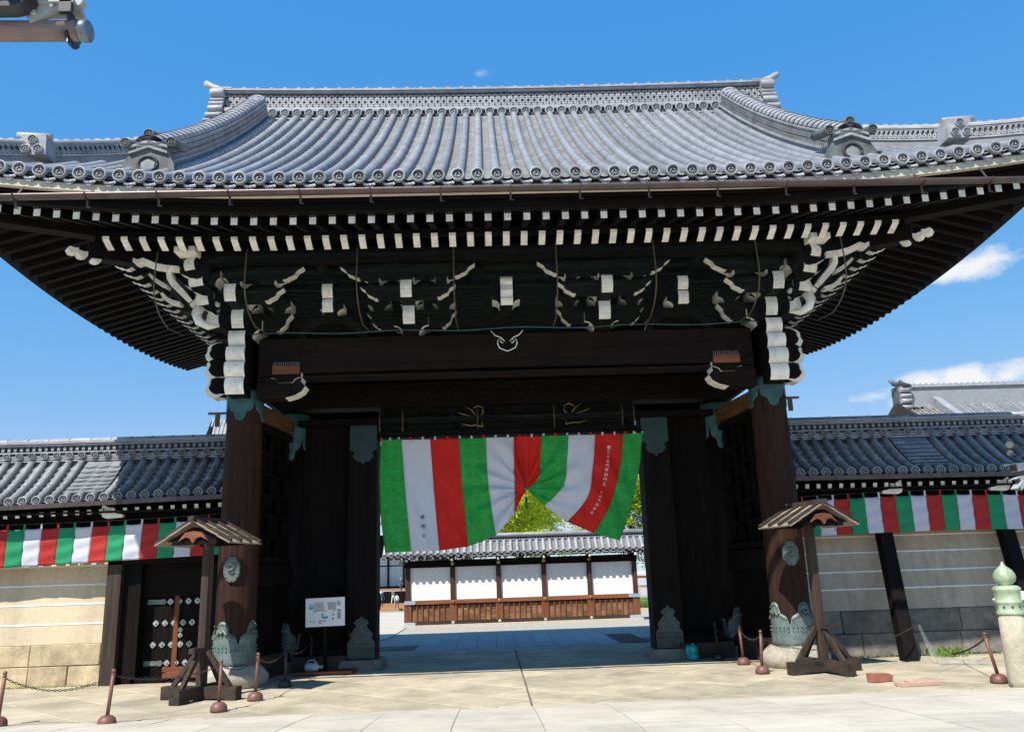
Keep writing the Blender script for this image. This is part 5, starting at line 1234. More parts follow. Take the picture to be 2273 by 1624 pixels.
# ------------------------------------------------------------------ map board, cans, blocks
sg = thing('map_board', 'white board with temple map on dark stand beside left doorway pillar', 'sign', (-3.64, 1.5, 0))
MB().bb((-4.2, 1.25, .02), (-3.08, 1.75, .07)).build('base_plate', wRX, sg); MB().bb((-3.675, 1.47, .07), (-3.605, 1.53, 1.0)).build('post', wZ, sg)
bo = MB().box((-3.64, 1.43, 1.145), (.75, .03, .53), 0, Matrix.Rotation(R(-1.0), 3, 'Y')).build('board', signW, sg)
prm = [((-.12, .10), (.19, .17), (.55, .55, .53)), ((.13, .11), (.15, .14), (.55, .55, .53)), ((-.27, .09), (.08, .07), (.2, .42, .6)), ((-.27, .15), (.08, .02), (.45, .46, .46)), ((.25, .16), (.05, .08), (.45, .5, .45)), ((.28, .14), (.035, .08), (.75, .5, .25)), ((.27, .02), (.075, .03), (.12, .35, .5)), ((.27, -.07), (.07, .13), (.5, .52, .5)), ((-.05, -.05), (.05, .05), (.36, .46, .36)), ((.16, -.05), (.03, .04), (.4, .48, .42)), ((.0, -.10), (.11, .035), (.12, .25, .5)), ((.15, -.13), (.04, .03), (.6, .12, .16)), ((-.09, -.16), (.05, .04), (.55, .57, .56)), ((-.09, -.20), (.045, .02), (.6, .08, .14)), ((-.24, -.155), (.16, .008), (.5, .5, .5)), ((-.25, -.18), (.12, .008), (.5, .5, .5)), ((-.2, .015), (.06, .014), (.35, .36, .36)), ((.0, .02), (.06, .014), (.35, .36, .36)), ((.17, .02), (.06, .014), (.35, .36, .36)), ((.0, .06), (.03, .05), (.85, .86, .86)), ((.05, .155), (.04, .05), (.62, .63, .62)), ((-.01, -.16), (.08, .03), (.6, .62, .6))]
for i, ((a, c), (w, h), col) in enumerate(prm):
    mm = mat('print_%.2f_%.2f_%.2f' % col, col, rough=.6, bump=0)
    place('map_block', MB().box((-3.64+a, 1.4125-.0006*(i % 5), 1.145+c+a*.017), (w, .003, h), 0, Matrix.Rotation(R(-1.0), 3, 'Y')).mesh('map_block', mm), bo)
jug = thing('water_can', 'pale blue plastic jug lying on base of map board stand', 'can', (-3.86, 1.42, .07))
b = MB(); b.lathe([(.07, -.13), (.085, -.10), (.085, .08), (.06, .12), (.03, .135), (.03, .17)], (0, 0, 0), 14, 0, 'X'); b.v = [(x-3.86, y*.9+1.38, z*.95+.15) for x, y, z in b.v]; b.build('body', blueCan, jug)
MB().tube([(-3.95, 1.38, .22), (-3.93, 1.38, .27), (-3.82, 1.38, .275), (-3.78, 1.38, .22)], .013, 6).build('handle', blueCan, jug)
MB().lathe([(.034, .165), (.036, .2), (.03, .205)], (-3.86, 1.38, .15), 10, 0, 'X').build('cap', blueCan, jug)
can = thing('water_can', 'bright teal plastic can standing before right doorway pillar', 'can', (3.46, 1.52, 0))
b = MB(); b.lathe([(.085, .015), (.098, .03), (.10, .12), (.094, .125), (.10, .13), (.10, .24), (.085, .27), (.05, .285)], (3.46, 1.52, 0), 18); b.build('body', tealCan, can)
b2 = MB().lathe([(.05, .03), (.06, .06), (.06, .24), (.04, .28)], (3.38, 1.55, 0), 12).build('handle', tealCan, can)
MB().lathe([(.028, .28), (.03, .31), (.02, .315)], (3.46, 1.52, 0), 10).build('cap', tealCan, can)
blk = MB().prism([(-.17, 0), (.17, 0), (.2, .07), (.13, .11), (-.18, .12)], (5.30, -2.45, 0.012), (.95, .3, 0), (0, 0, 1), .14).build('timber_block', brickM); tag(blk, 'red timber block with a notch lying on the paving near right roofed post', 'block')
bd = MB().box((5.62, -2.95, .032), (.62, .20, .045), 0, Matrix.Rotation(R(8), 3, 'Z')).bb((5.45, -2.99, .055), (5.5, -2.9, .075)).build('plank', pinkBoard); tag(bd, 'pinkish plank lying flat on the paving at edge of the bridge', 'plank')

# ------------------------------------------------------------------ stone bridge post and rail
bp_ = thing('bridge_balustrade', 'stone bridge post with green onion-shaped bronze cap and stone rails', 'balustrade', (6.82, -3.45, 0))
MB().lathe([(.165, -.05), (.17, .1), (.166, .5), (.163, .95)], (6.83, -3.45, 0), 24).build('stone_post', mat('pale_stone', (.50, .45, .34), (.36, .32, .235), scale=8, rough=.9, bump=.4), bp_)
MB().lathe([(.170, .95), (.177, .96), (.177, .99), (.168, 1.0), (.168, 1.1), (.177, 1.11), (.177, 1.13), (.168, 1.14), (.168, 1.26), (.182, 1.28), (.182, 1.31), (.15, 1.335), (.115, 1.345)], (6.83, -3.45, 0), 28).build('cap_collar', giboM, bp_)
MB().lathe([(.09, 1.335), (.09, 1.36), (.13, 1.40), (.147, 1.45), (.14, 1.50), (.108, 1.555), (.054, 1.60), (.022, 1.635), (.012, 1.67)], (6.83, -3.45, 0), 28).build('onion_cap', giboM, bp_)
for z in (1.06,):
    for k in range(10): a = 2*math.pi*k/10; MB().ball((6.83+.172*math.cos(a), -3.45+.172*math.sin(a), z), .016, 6).build('rivet', MATS['dark_bronze'], bp_)
dir_ = V((1, -.45, 0)).normalized(); P0 = V((7.0, -3.53, 0))
MB().tube([P0+V((0, 0, .78)), P0+dir_*4+V((0, 0, .82))], .085, 12).build('hand_rail', MATS['pale_stone'], bp_)
MB().beam(P0+V((0, 0, .48)), P0+dir_*4+V((0, 0, .52)), .16, .13).build('middle_rail', MATS['pale_stone'], bp_); MB().beam(P0+V((0, 0, .12)), P0+dir_*4+V((0, 0, .16)), .2, .16).build('bottom_rail', MATS['pale_stone'], bp_)
for k in range(4): c = P0+dir_*(.35+k*1.0); MB().lathe([(.10, .2), (.11, .3), (.10, .42)], (c.x, c.y, 0), 10).build('rail_block', MATS['pale_stone'], bp_); MB().lathe([(.08, .54), (.12, .62), (.09, .70)], (c.x, c.y, 0), 10).build('rail_block', MATS['pale_stone'], bp_)
lb = thing('electric_box', 'grey capped electric box behind the stone bridge post', 'box', (7.12, -3.05, 0))
MB().bb((6.98, -3.2, 0), (7.5, -2.9, 1.12)).build('cabinet', mat('cabinet_grey', (.30, .31, .31), rough=.4, bump=.02), lb); MB().prism([(-.30, 0), (.30, 0), (.24, .05), (0, .12), (-.24, .05)], (7.24, -3.05, 1.13), (1, 0, 0), (0, 0, 1), .36).build('cap', signW, lb)

# ------------------------------------------------------------------ traffic signal arm, top left
ts = thing('traffic_signal', 'red traffic light on faded brown pole arm hanging above the street', 'traffic light', (-8.0, -10.5, 0))
MB().tube([(-8.0, -10.5, 0), (-8.0, -10.5, 5.6)], [.11, .085], 16).build('pole', pinkPole, ts)
MB().tube([(-8.0, -10.5, 5.42), (-5, -10.5, 5.36), (-3.02, -10.5, 5.335)], [.072, .070, .068], 24).build('arm', pinkPole, ts)
MB().lathe([(.070, -.04), (.074, -.03), (.074, .02), (.066, .028), (.02, .03)], (-3.02, -10.5, 5.335), 20, 0, 'X').build('arm_cap', mat('cap_steel', (.20, .22, .26), (.12, .13, .16), scale=9, rough=.35, metal=.4), ts)
cl = MB()
for k in range(9):
    a0, a1 = R(-150+k*33), R(-150+(k+1)*33); cl.beam((-3.11, -10.5+.080*math.cos(a0), 5.338+.080*math.sin(a0)), (-3.11, -10.5+.080*math.cos(a1), 5.338+.080*math.sin(a1)), .08, .012, upv=(1, 0, 0))
cl.bb((-3.15, -10.62, 5.40), (-3.07, -10.585, 5.52)).build('clamp', wX if False else blackP, ts)
MB().bb((-3.34, -10.62, 5.475), (-3.06, -10.44, 5.50)).bb((-3.34, -10.60, 5.40), (-3.32, -10.42, 5.49)).build('bracket_plate', greyPaint, ts)
MB().box((-3.24, -10.56, 5.46), (.30, .05, .09), 0, Matrix.Rotation(R(-28), 3, 'Y')).build('bracket_arm', greyPaint, ts)
for dx in (.03, -.08): MB().lathe([(.018, -.01), (.018, .02), (.01, .03)], (-3.24+dx, -10.60, 5.45+dx*.5), 8, 0, 'Y').build('bolt', greyPaint, ts)
MB().prism([(-.03, 0), (.03, 0), (.035, .035), (0, .05), (-.035, .035)], (-3.13, -10.56, 5.50), (1, 0, 0), (0, 0, 1), .05).prism([(-.03, 0), (.03, 0), (.05, .04), (.02, .09), (-.03, .08)], (-3.06, -10.56, 5.47), (1, 0, 0), (0, 0, 1), .06).build('clamp_block', greyPaint, ts)
hs_ = MB(); hp = []
for cx, cz, a0 in ((-3.42, 5.50, -90), (-3.42, 5.70, 0), (-4.4, 5.70, 90), (-4.4, 5.50, 180)):
    for k in range(7): a = R(a0+k*15); hp.append((cx+.13*math.cos(a), cz+.13*math.sin(a)))
hs_.prism(hp, (0, -10.66, 0), (1, 0, 0), (0, 0, 1), .12).build('signal_housing', blackP, ts)
for k, (mm, cx) in enumerate(((redLens, -3.58), (mat('amber_lens', (.25, .15, .03), rough=.35), -3.9), (mat('green_lens', (.02, .15, .12), rough=.35), -4.22))):
    MB().lathe([(.001, -.035), (.07, -.03), (.125, 0), (.13, .02)], (cx, -10.73, 5.565), 24, 0, 'Y').build('lens', mm, ts)
    vz = MB()
    for j in range(18):
        a0, a1 = R(-35+j*14), R(-35+(j+1)*14); r_ = .148
        vz.add([(cx+r_*math.cos(a), -10.72-dy*(1 if True else 0), 5.59+r_*math.sin(a)) for a in (a0, a1) for dy in (0, .2)], [(0, 1, 3, 2)])
    o = vz.build('visor', blackP, ts, norm=False); md = o.modifiers.new('t', 'SOLIDIFY'); md.thickness = .006
    MB().tube([(cx+.15*math.cos(2*math.pi*j/24), -10.725, 5.59+.15*math.sin(2*math.pi*j/24)) for j in range(25)], .012, 6).build('lens_ring', greyPaint, ts)

# ------------------------------------------------------------------ floodlights at the right edge
fl = thing('floodlight_pole', 'pole with cluster of grey and black floodlights before the right wall banner', 'floodlights', (9.25, -1.0, 0))
MB().tube([(9.22, -1.0, 0), (9.16, -1.0, 3.9)], .05, 12).build('pole', greyPaint, fl)
def flood(c, d, r_, L_, mt, square=False):
    c, d = V(c), V(d).normalized()
    if square:
        MB().beam(c, c+d*L_, r_*2, r_*1.6).build('lamp_box', mt, fl); MB().beam(c+d*L_, c+d*(L_+.01), r_*1.7, r_*1.3).build('lamp_glass', glassM, fl); MB().beam(c+d*(L_-.02)+V((0, 0, r_*.85)), c+d*(L_+.12)+V((0, 0, r_*.7)), r_*2.1, .015).build('lamp_hood', mt, fl)
    else:
        MB().tube([c, c+d*L_*.4, c+d*L_], [r_*.55, r_*.9, r_], 16).build('lamp_body', mt, fl); MB().tube([c+d*L_, c+d*(L_+.012)], r_*.85, 16).build('lamp_glass', glassM, fl)
flood((8.76, -1.05, 3.63), (-.45, -.85, .05), .075, .12, blackP); flood((8.80, -1.02, 3.50), (-.6, -.75, -.05), .06, .16, blackP); flood((8.98, -1.0, 3.27), (-1, -.25, -.12), .085, .22, greyPaint, True)
flood((8.96, -1.0, 3.08), (-.9, -.4, -.25), .055, .2, greyPaint, True); flood((8.86, -1.05, 2.98), (-.8, -.45, -.55), .06, .18, greyPaint, True)
for z in (3.6, 3.45, 3.26, 3.06): MB().beam((9.17, -1.0, z), (8.84, -1.02, z), .035, .03).build('lamp_arm', blackP, fl)
MB().tube([(8.88, -1.02, 2.98), (8.83, -1.04, 2.80), (8.90, -1.04, 2.76), (8.94, -1.03, 2.86)], .007, 5).build('cable', redM, fl)

# ------------------------------------------------------------------ the screen wall inside the court
FY = 16.7
fwl = thing('screen_wall', 'white panelled timber screen wall with tiled roof standing inside the courtyard', 'wall', (.7, FY, 0))
stoneP = mat('plinth_stone', (.52, .46, .36), (.42, .37, .29), scale=8, rough=.9, bump=.3)
MB().bb((-3.72, FY-.35, -.03), (5.12, FY+.35, .06)).build('plinth', stoneP, fwl)
PX = [-3.55, -1.88, -.17, 1.52, 3.22, 4.92]
MB().bb((-3.66, FY-.13, .06), (5.03, FY+.13, .17)).build('ground_sill', wGX, fwl)
MB().bb((-3.66, FY-.14, .79), (5.03, FY+.14, .93)).build('waist_rail', wRX, fwl)
MB().bb((-3.66, FY-.12, 2.10), (5.03, FY+.12, 2.36)).build('top_rail', wX, fwl)
for x in PX: MB().bb((x-.09, FY-.105, .17), (x+.09, FY+.105, 2.42)).build('post', woodm('screen_post', (.10, .05, .035), (.04, .02, .016), 'Z'), fwl); MB().bb((x-.13, FY-.115, .17), (x+.13, FY+.1, .79)).build('post_facing', wRZ, fwl)
hexa = [(math.cos(R(60*k)), math.sin(R(60*k))) for k in range(6)]
for i, x in enumerate(PX):
    for z in (.86, 2.22):
        if 0 < i < 5:
            o = MB().prism([(a*.072, c*.072) for a, c in hexa], (x, FY-.155, z), (1, 0, 0), (0, 0, 1), .03).build('gilt_boss', gold, fwl); place('boss_knob', MB().ball((x, FY-.18, z), .028, 8).mesh('boss_knob', gold), o)
    if 0 < i < 5: MB().lathe([(.06, .02), (.06, -.015), (.02, -.03)], (x, FY-.14, .115), 12, 0, 'Y').build('steel_boss', greyPaint, fwl)
for x0, x1 in ((-3.67, -3.3), (4.67, 5.04)):
    for z, h in ((.86, .13), (.115, .11)):
        tip = .06 if x0 < 0 else -.06; xx = (x0, x1) if x0 < 0 else (x1, x0)
        MB().prism([(xx[0], z-h/2), (xx[1], z-h/2), (xx[1]+tip, z), (xx[1], z+h/2), (xx[0], z+h/2)], (0, FY-.15, 0), (1, 0, 0), (0, 0, 1), .012).build('steel_plate', mat('pale_steel', (.42, .50, .56), (.34, .41, .47), scale=10, rough=.4, metal=.2), fwl)
plank = woodm('screen_plank', (.28, .155, .085), (.13, .07, .04), 'X', rnd=.3)
for a, b_ in zip(PX, PX[1:]):
    MB().bb((a+.09, FY-.03, .93), (b_-.09, FY+.03, 2.10)).build('white_panel', pwhite, fwl)
    MB().bb((a+.13, FY-.02, .17), (b_-.13, FY+.02, .79)).build('backing', wX, fwl)
    w = (b_-a-.26)/7
    for k in range(7):
        for r_ in range(3): z0 = .18+r_*.185; MB().bb((a+.135+k*w, FY-.055+r_*.008, z0), (a+.13+(k+1)*w-.005, FY-.02, z0+.183)).build('wall_plank', plank, fwl)
        if k: MB().bb((a+.13+k*w-.022, FY-.095, .17), (a+.13+k*w+.022, FY-.02, .77)).build('batten', wRZ, fwl)
# its roof
lo, hi = -4.45, 5.85; rsp = .245
def zw(y): u = (FY-.12-y)/.48; return 2.98-.44*u-.05*u*(1-u)
x = lo+.1
pcs = MB()
while x < hi:
    pts = [V((x, lerp(FY-.60, FY-.12, i/4), zw(lerp(FY-.60, FY-.12, i/4)))) for i in range(5)]
    o = rollmesh(pts, .068, .26, 7).build('tile_roll', tileL, fwl, norm=False); place('eave_disc', DISCS, o, (x, FY-.61, zw(FY-.6)+.02), None, (.85, 1, .85))
    for i in range(6):
        for e, l in ((0, .03), (.96, 0)):
            y = lerp(FY-.6, FY-.12, (i+e)/6)
            for q in (0, 1): pcs.v.append((x+.04+q*(rsp-.08), y, zw(y)+l-.02))
    o_ = len(pcs.v)-24
    for i in range(11): pcs.f.append([o_+i*2, o_+i*2+1, o_+i*2+3, o_+i*2+2]); pcs.m.append(0); pcs.s.append(False)
    x += rsp
tag(pcs.build('pan_tiles', pan, fwl, norm=False), kind='stuff')
MB().add([(lo, FY-.58, zw(FY-.58)-.05), (hi, FY-.58, zw(FY-.58)-.05), (hi, FY, 2.98), (lo, FY, 2.98), (hi, FY+.58, zw(FY-.58)-.05), (lo, FY+.58, zw(FY-.58)-.05)], [(0, 1, 2, 3), (3, 2, 4, 5)]).build('roof_deck', tileD, fwl)
MB().bb((lo, FY-.52, 2.43), (hi, FY+.52, 2.46)).build('soffit', wX, fwl)
for z0, z1, y0 in ((2.92, 3.0, .16), (3.01, 3.04, .19), (3.14, 3.17, .17), (3.18, 3.21, .19)): MB().bb((lo+.1, FY-y0, z0), (hi-.1, FY+y0, z1)).build('ridge_course', tileL, fwl)
MB().bb((lo+.1, FY-.12, 3.04), (hi-.1, FY+.12, 3.14)).build('ridge_core', tileD, fwl); MB().tube([(lo+.1, FY, 3.22), (hi-.1, FY, 3.22)], .075, 10).build('ridge_cap', tileL, fwl)
lattice(lambda t_, r_: (V((lerp(lo+.2, hi-.2, t_), FY-.15, 3.09)), V((1, 0, 0)), V((0, 0, 1)), V((0, 1, 0))), 90, .058, 1, 0, 'ridge_lattice', fwl, dep=.02)
x = lo+.15; k = 0
while x < hi-.05:
    MB().beam((x, FY-.54, 2.44), (x, FY-.1, 2.62), .06, .07, mend=1, m=0).build('rafter', [wY, white], fwl); x += .285
for x in PX: MB().beam((x, FY-.52, 2.36), (x, FY, 2.38), .075, .09, mend=1, m=0).build('bracket_arm', [wY, white], fwl)

# ------------------------------------------------------------------ halls behind
hallP = mat('hall_doors', (.58, .64, .68), (.5, .56, .6), scale=3, rough=.8)
def far_roof(parent, x0, x1, yf, ze, yr, zr_, nrow, hipx=0, mt=tileL):
    k = 10
    for i in range(nrow):
        x = lerp(x0, x1, (i+.5)/nrow); w = (x1-x0)/nrow*.30
        b = MB(); P = [(lerp(yf, yr, j/k), lerp(ze, zr_, .62*j/k+.38*(j/k)**2)) for j in range(k+1)]
        b.tube([(x, y, z) for y, z in P], w, 6); b.build('tile_roll', mt, parent, norm=False)
    b = MB().grid(lambda u, v: (lerp(x0, x1, u), lerp(yf, yr, v), lerp(ze, zr_, .62*v+.38*v*v)-.02), 2, k); b.build('roof_slope', pan, parent, norm=False)
h1 = thing('temple_hall', 'great temple hall with wooden steps and white sliding doors seen left through gateway', 'hall', (-22, 92, gz(90)))
HZ = gz(90)
MB().bb((-38, 90, HZ), (-5.0, 110, HZ+2.4)).build('podium', wX, h1); MB().bb((-38, 88.2, HZ+2.2), (-5.2, 110, HZ+2.45)).build('veranda', woodm('veranda_edge', (.4, .25, .14), (.3, .17, .09), 'X'), h1)
MB().bb((-38, 88.15, HZ+1.95), (-5.2, 88.3, HZ+2.2)).build('veranda_fascia', pwhite, h1)
MB().bb((-38, 93, HZ+2.45), (-5.3, 94, HZ+9)).build('wall', wX, h1)
for k in range(16):
    x = -36.8+k*1.95
    MB().bb((x, 92.9, HZ+2.7), (x+.88, 93, HZ+5.1)).build('sliding_door', hallP, h1); MB().bb((x+.9, 92.92, HZ+2.7), (x+1.76, 93, HZ+5.1)).build('sliding_door', hallP, h1); MB().bb((x, 92.93, HZ+5.25), (x+1.76, 93, HZ+6.2)).build('transom', hallP, h1)
    MB().bb((x-.2, 92.6, HZ+2.45), (x, 93, HZ+9)).build('post', wZ, h1)
for z in (2.95, 3.25): MB().bb((-11.6, 88.4, HZ+z), (-5.3, 88.5, HZ+z+.08)).build('railing', wX, h1)
stepM = woodm('step_timber', (.46, .26, .12), (.36, .19, .085), 'X')
for k in range(8): MB().bb((-13.5+.0*k, 85.2+k*.38, HZ+k*.27), (-8.3, 90, HZ+(k+1)*.27)).build('step', stepM if k < 3 else wX, h1)
far_roof(h1, -38.6, -5, 86, 8.2, 99, 24.0, 64)
MB().bb((-35.4, 98.6, 23.8), (-5, 100, 25.4)).build('ridge', tileL, h1)
MB().prism([(86, 8), (99, 23.9), (112, 8)], (-38.4, 0, 0), (0, 1, 0), (0, 0, 1), .5).build('gable', wX, h1)
h2 = thing('temple_hall', 'pale tiled roof of great hall rising behind the right wall', 'hall', (48, 62, gz(60)))
RYR, RZ = 62, 18.2
far_roof(h2, 38.6, 72, 52, 11.4, RYR-.6, RZ-2.0, 84, mt=tile)
MB().bb((37.4, RYR-.7, RZ-2.2), (72, RYR+.7, RZ-.35)).build('ridge', mat('far_ridge', (.33, .335, .34), (.26, .265, .27), scale=3, rough=.6), h2)
for z0, y0 in ((RZ-2.3, 1.0), (RZ-.35, .9), (RZ-.2, .6)): MB().bb((37.3, RYR-y0, z0), (72, RYR+y0, z0+.16)).build('ridge_course', tileL, h2)
for k in range(60): x = 37.6+k*.58; MB().bb((x, RYR-.5, RZ-.05), (x+.16, RYR+.5, RZ+.08)).build('ridge_stud', tileL, h2)
for k in range(66): x = 38+k*.52; MB().lathe([(.17, -.05), (.17, .08)], (x, RYR-1.05, RZ-2.25), 8, 0, 'Y').build('ridge_disc', tileL, h2)
oe = MB().bb((36.6, RYR-1.0, RZ-3.0), (37.4, RYR+1.0, RZ-.1)).build('ridge_end_tile', oni, h2)
for z, r_ in ((RZ-.6, .28), (RZ-1.2, .2), (RZ-1.7, .24), (RZ-2.3, .2)): place('scroll_roll', MB().lathe([(r_, -.5), (r_, .5)], (36.9, RYR-1.1, z), 10, 0, 'X').mesh('scroll_roll', tileL), oe)
place('horn_tile', MB().tube([(37.4, RYR, RZ+.05), (36.5, RYR, RZ+.2), (36.1, RYR, RZ+.6)], [.28, .28, .2], 8).mesh('horn_tile', oni), oe); place('horn_tile', MB().tube([(37.4, RYR-1.2, RZ-.3), (36.6, RYR-1.4, RZ-.1), (36.3, RYR-1.5, RZ+.2)], [.2, .2, .15], 8).mesh('horn_tile', oni), oe)
kp = [V((39.6+.0*j, lerp(RYR-1.2, 53.5, j/8), lerp(RZ-2.2, 12.3, j/8)+.1-.5*math.sin(math.pi*j/8))) for j in range(9)]
b = MB()
for a, c in zip(kp, kp[1:]): b.beam(a+V((0, 0, .3)), c+V((0, 0, .3)), .7, .9)
b.build('descending_ridge', tileL, h2)
for j in range(7): MB().tube([(36.9+j*.36, RYR-1.0-.1*j, RZ-2.6), (36.4+j*.40, 57, 13.9), (36.2+j*.42, 53, 11.6)], .12, 6).build('verge_roll', mat('verge_tile', (.40, .39, .35), (.14, .14, .13), scale=1.4, rough=.7), h2)
MB().add([(36.5, RYR, RZ-2.3), (39.2, RYR-.8, RZ-2.3), (39.2, 52.5, 11.5), (35.9, 52.5, 11.3)], [(0, 1, 2, 3)]).build('verge_slope', pan, h2)
MB().add([(36.7, RYR, RZ-2.4), (36.4, 52.8, 11.0), (36.7, 71, 11)], [(0, 1, 2)]).build('gable', wX, h2)
for a, c in (((36.45, RYR, RZ-2.2), (36.0, 52.6, 11.2)), ((36.45, RYR, RZ-2.2), (36.3, 71.4, 11.2))): MB().beam(a, c, .2, 1.1).build('bargeboard', wGY, h2)
MB().bb((38, 54, gz(60)), (72, 70, 11.6)).build('wall', wX, h2)
h2.location.x += 2.2
# small roofs and a fence at the right of the courtyard
fn = thing('courtyard_fence', 'weathered stone and timber fence with white topped rails beyond the screen wall', 'fence', (8.2, 24, 0))
for z, mm in ((1.0, wPale), (.45, wPale), (1.42, wRX), (1.62, pwhite)): MB().bb((6.0, 23.9, z), (14, 24.1, z+.1)).build('fence_rail', mm, fn)
for k in range(12): MB().bb((6.1+k*.62, 23.85, -.02), (6.35+k*.62, 24.15, 1.05)).build('fence_post', stoneP, fn)
sh = thing('notice_box', 'small roofed timber box on a post behind the courtyard fence', 'notice box', (7.45, 26, 0))
MB().bb((7.0, 25.8, 1.9), (7.9, 26.1, 2.7)).build('box', woodm('box_timber', (.2, .12, .06), (.1, .06, .03), 'Z'), sh); MB().bb((7.35, 25.9, 0), (7.5, 26.0, 1.9)).build('post', wX, sh)
MB().prism([(-.7, 0), (.7, 0), (0, .35)], (7.45, 25.95, 2.7), (1, 0, 0), (0, 0, 1), .8).build('roof', wX, sh)
cb_ = tag(MB().bb((5.9, 22.3, -.05), (14, 22.55, .16)).build('kerb', stoneP), kind='structure')
gr = MB(); rnd = random.Random(5)
for k in range(2600):
    x, y = rnd.uniform(5.9, 11), rnd.uniform(22.6, 23.9); h = rnd.uniform(.25, .75); a = rnd.uniform(0, 6.3); dx, dy = math.cos(a)*.02, math.sin(a)*.02; lx, ly = rnd.uniform(-.12, .12), rnd.uniform(-.12, .12)
    gr.add([(x-dx, y-dy, 0), (x+dx, y+dy, 0), (x+lx, y+ly, h)], [(0, 1, 2)])
tag(gr.build('grass', grassM, None, norm=False), 'tall bright green grass growing before the courtyard fence', 'grass', kind='stuff')

# ------------------------------------------------------------------ trees
def tree(name, label, x, y, h, cr, mt, n, seed, leaf=.16, base=None, group=None, spread=(1, 1, .8)):
    rn = random.Random(seed); z0 = gz(y); t_ = thing(name, label, 'tree', (x, y, z0), 0, group); tb = MB(); tips = []
    def limb(p, d, L_, r_, dep):
        pts = [p]; rr = [r_]
        for k in range(4): d = (d+V((rn.uniform(-.25, .25), rn.uniform(-.25, .25), rn.uniform(-.05, .2)))).normalized(); p = p+d*L_/4; pts.append(p); rr.append(r_*(1-.15*(k+1)))
        tb.tube(pts, rr, 7 if dep < 2 else 5)
        if dep < 3:
            for k in range(4 if dep == 0 else 3):
                a = rn.uniform(0, 6.28); nd = (d*.55+V((math.cos(a), math.sin(a), rn.uniform(-.1, .5)))*.75).normalized(); limb(pts[rn.choice((2, 3, 4))], nd, L_*rn.uniform(.55, .75), rr[-1]*.6, dep+1)
        if dep >= 1: tips.append(p); tips.append(pts[2])
    limb(V((x, y, z0-.1)), V((0, 0, 1)), h*.42, h*.028, 0); tb.build('trunk', barkM, t_)
    c = V((x, y, z0+h*.66)); lb = MB()
    clumps = [(p, rn.uniform(.5, 1.0)) for p in tips]+[(c+V((rn.gauss(0, .45)*cr*spread[0], rn.gauss(0, .45)*cr*spread[1], rn.gauss(0, .45)*cr*spread[2])), rn.uniform(.5, 1.1)) for k in range(90)]
    for k in range(n):
        p, s_ = rn.choice(clumps); q = p+V((rn.gauss(0, .5), rn.gauss(0, .5), rn.gauss(0, .32)))*s_*cr*.22
        a = V((rn.gauss(0, 1), rn.gauss(0, 1), rn.gauss(0, .6))).normalized()*leaf*rn.uniform(.6, 1.2); b_ = a.cross(V((rn.gauss(0, 1), rn.gauss(0, 1), rn.gauss(0, 1)))).normalized()*leaf*.45
        lb.add([q-a*.5, q+b_*.5, q+a*.6, q-b_*.5], [(0, 1, 2, 3)])
    lb.build('crown', mt, t_, norm=False); return t_
tree('ginkgo_tree', 'broad bright yellow green tree behind the screen wall below curtain opening', 1.6, 27, 9.0, 3.4, leafY, 26000, 1, .2, group='fresh green trees behind the screen wall')
tree('ginkgo_tree', 'tall bright yellow green tree with dark bough beside right doorway pillar', 6.6, 29, 11, 3.6, leafY, 26000, 2, .2, group='fresh green trees behind the screen wall')
tree('ginkgo_tree', 'bright yellow green tree deeper in courtyard between the other fresh trees', 3.6, 38, 12, 4.6, leafY, 22000, 3, .28, group='fresh green trees behind the screen wall')
tree('evergreen_tree', 'dark evergreen standing behind the small roofed box', 9.0, 31, 7, 3.0, leafD, 9000, 4)
tree('evergreen_tree', 'low dark evergreen behind left end of the screen wall', -3.2, 34, 6.0, 2.4, leafD, 6000, 6)
tag(MB().tube([(4.3, 24.5, 4.6), (5.6, 24.8, 5.2), (6.6, 25.2, 6.1), (7.4, 26, 7.0)], [.05, .08, .10, .12], 8).build('bough', barkM), 'dark leaning bough crossing the bright leaves beside right doorway pillar', 'branch')
wd = MB(); rn = random.Random(8)
for k in range(70):
    x, y = 7.95+rn.gauss(0, .18), .55+rn.gauss(0, .12); a = rn.uniform(0, 6.3); h = rn.uniform(.05, .2); r_ = rn.uniform(.02, .10)
    wd.add([(x, y, 0), (x+math.cos(a)*r_+.02, y+math.sin(a)*r_, h*.7), (x+math.cos(a)*r_*1.6, y+math.sin(a)*r_*1.6, h), (x+math.cos(a)*r_-.02, y+math.sin(a)*r_+.015, h*.7)], [(0, 1, 2, 3)])
for k in range(200):
    x, y = rn.uniform(5.7, 9.8), .93+rn.gauss(0, .05); a = rn.uniform(0, 6.3); h = rn.uniform(.02, .08); wd.add([(x-.012, y, 0), (x+.012, y, 0), (x+math.cos(a)*.05, y+math.sin(a)*.05, h)], [(0, 1, 2)])
for k in range(120):
    x, y = rn.uniform(-9.8, -7.8), .90+rn.gauss(0, .03); a = rn.uniform(0, 6.3); h = rn.uniform(.02, .07); wd.add([(x-.012, y, 0), (x+.012, y, 0), (x+math.cos(a)*.05, y+math.sin(a)*.05, h)], [(0, 1, 2)])
tag(wd.build('weeds', grassM, None, norm=False), 'small green weeds growing at foot of the walls', 'weeds', kind='stuff')

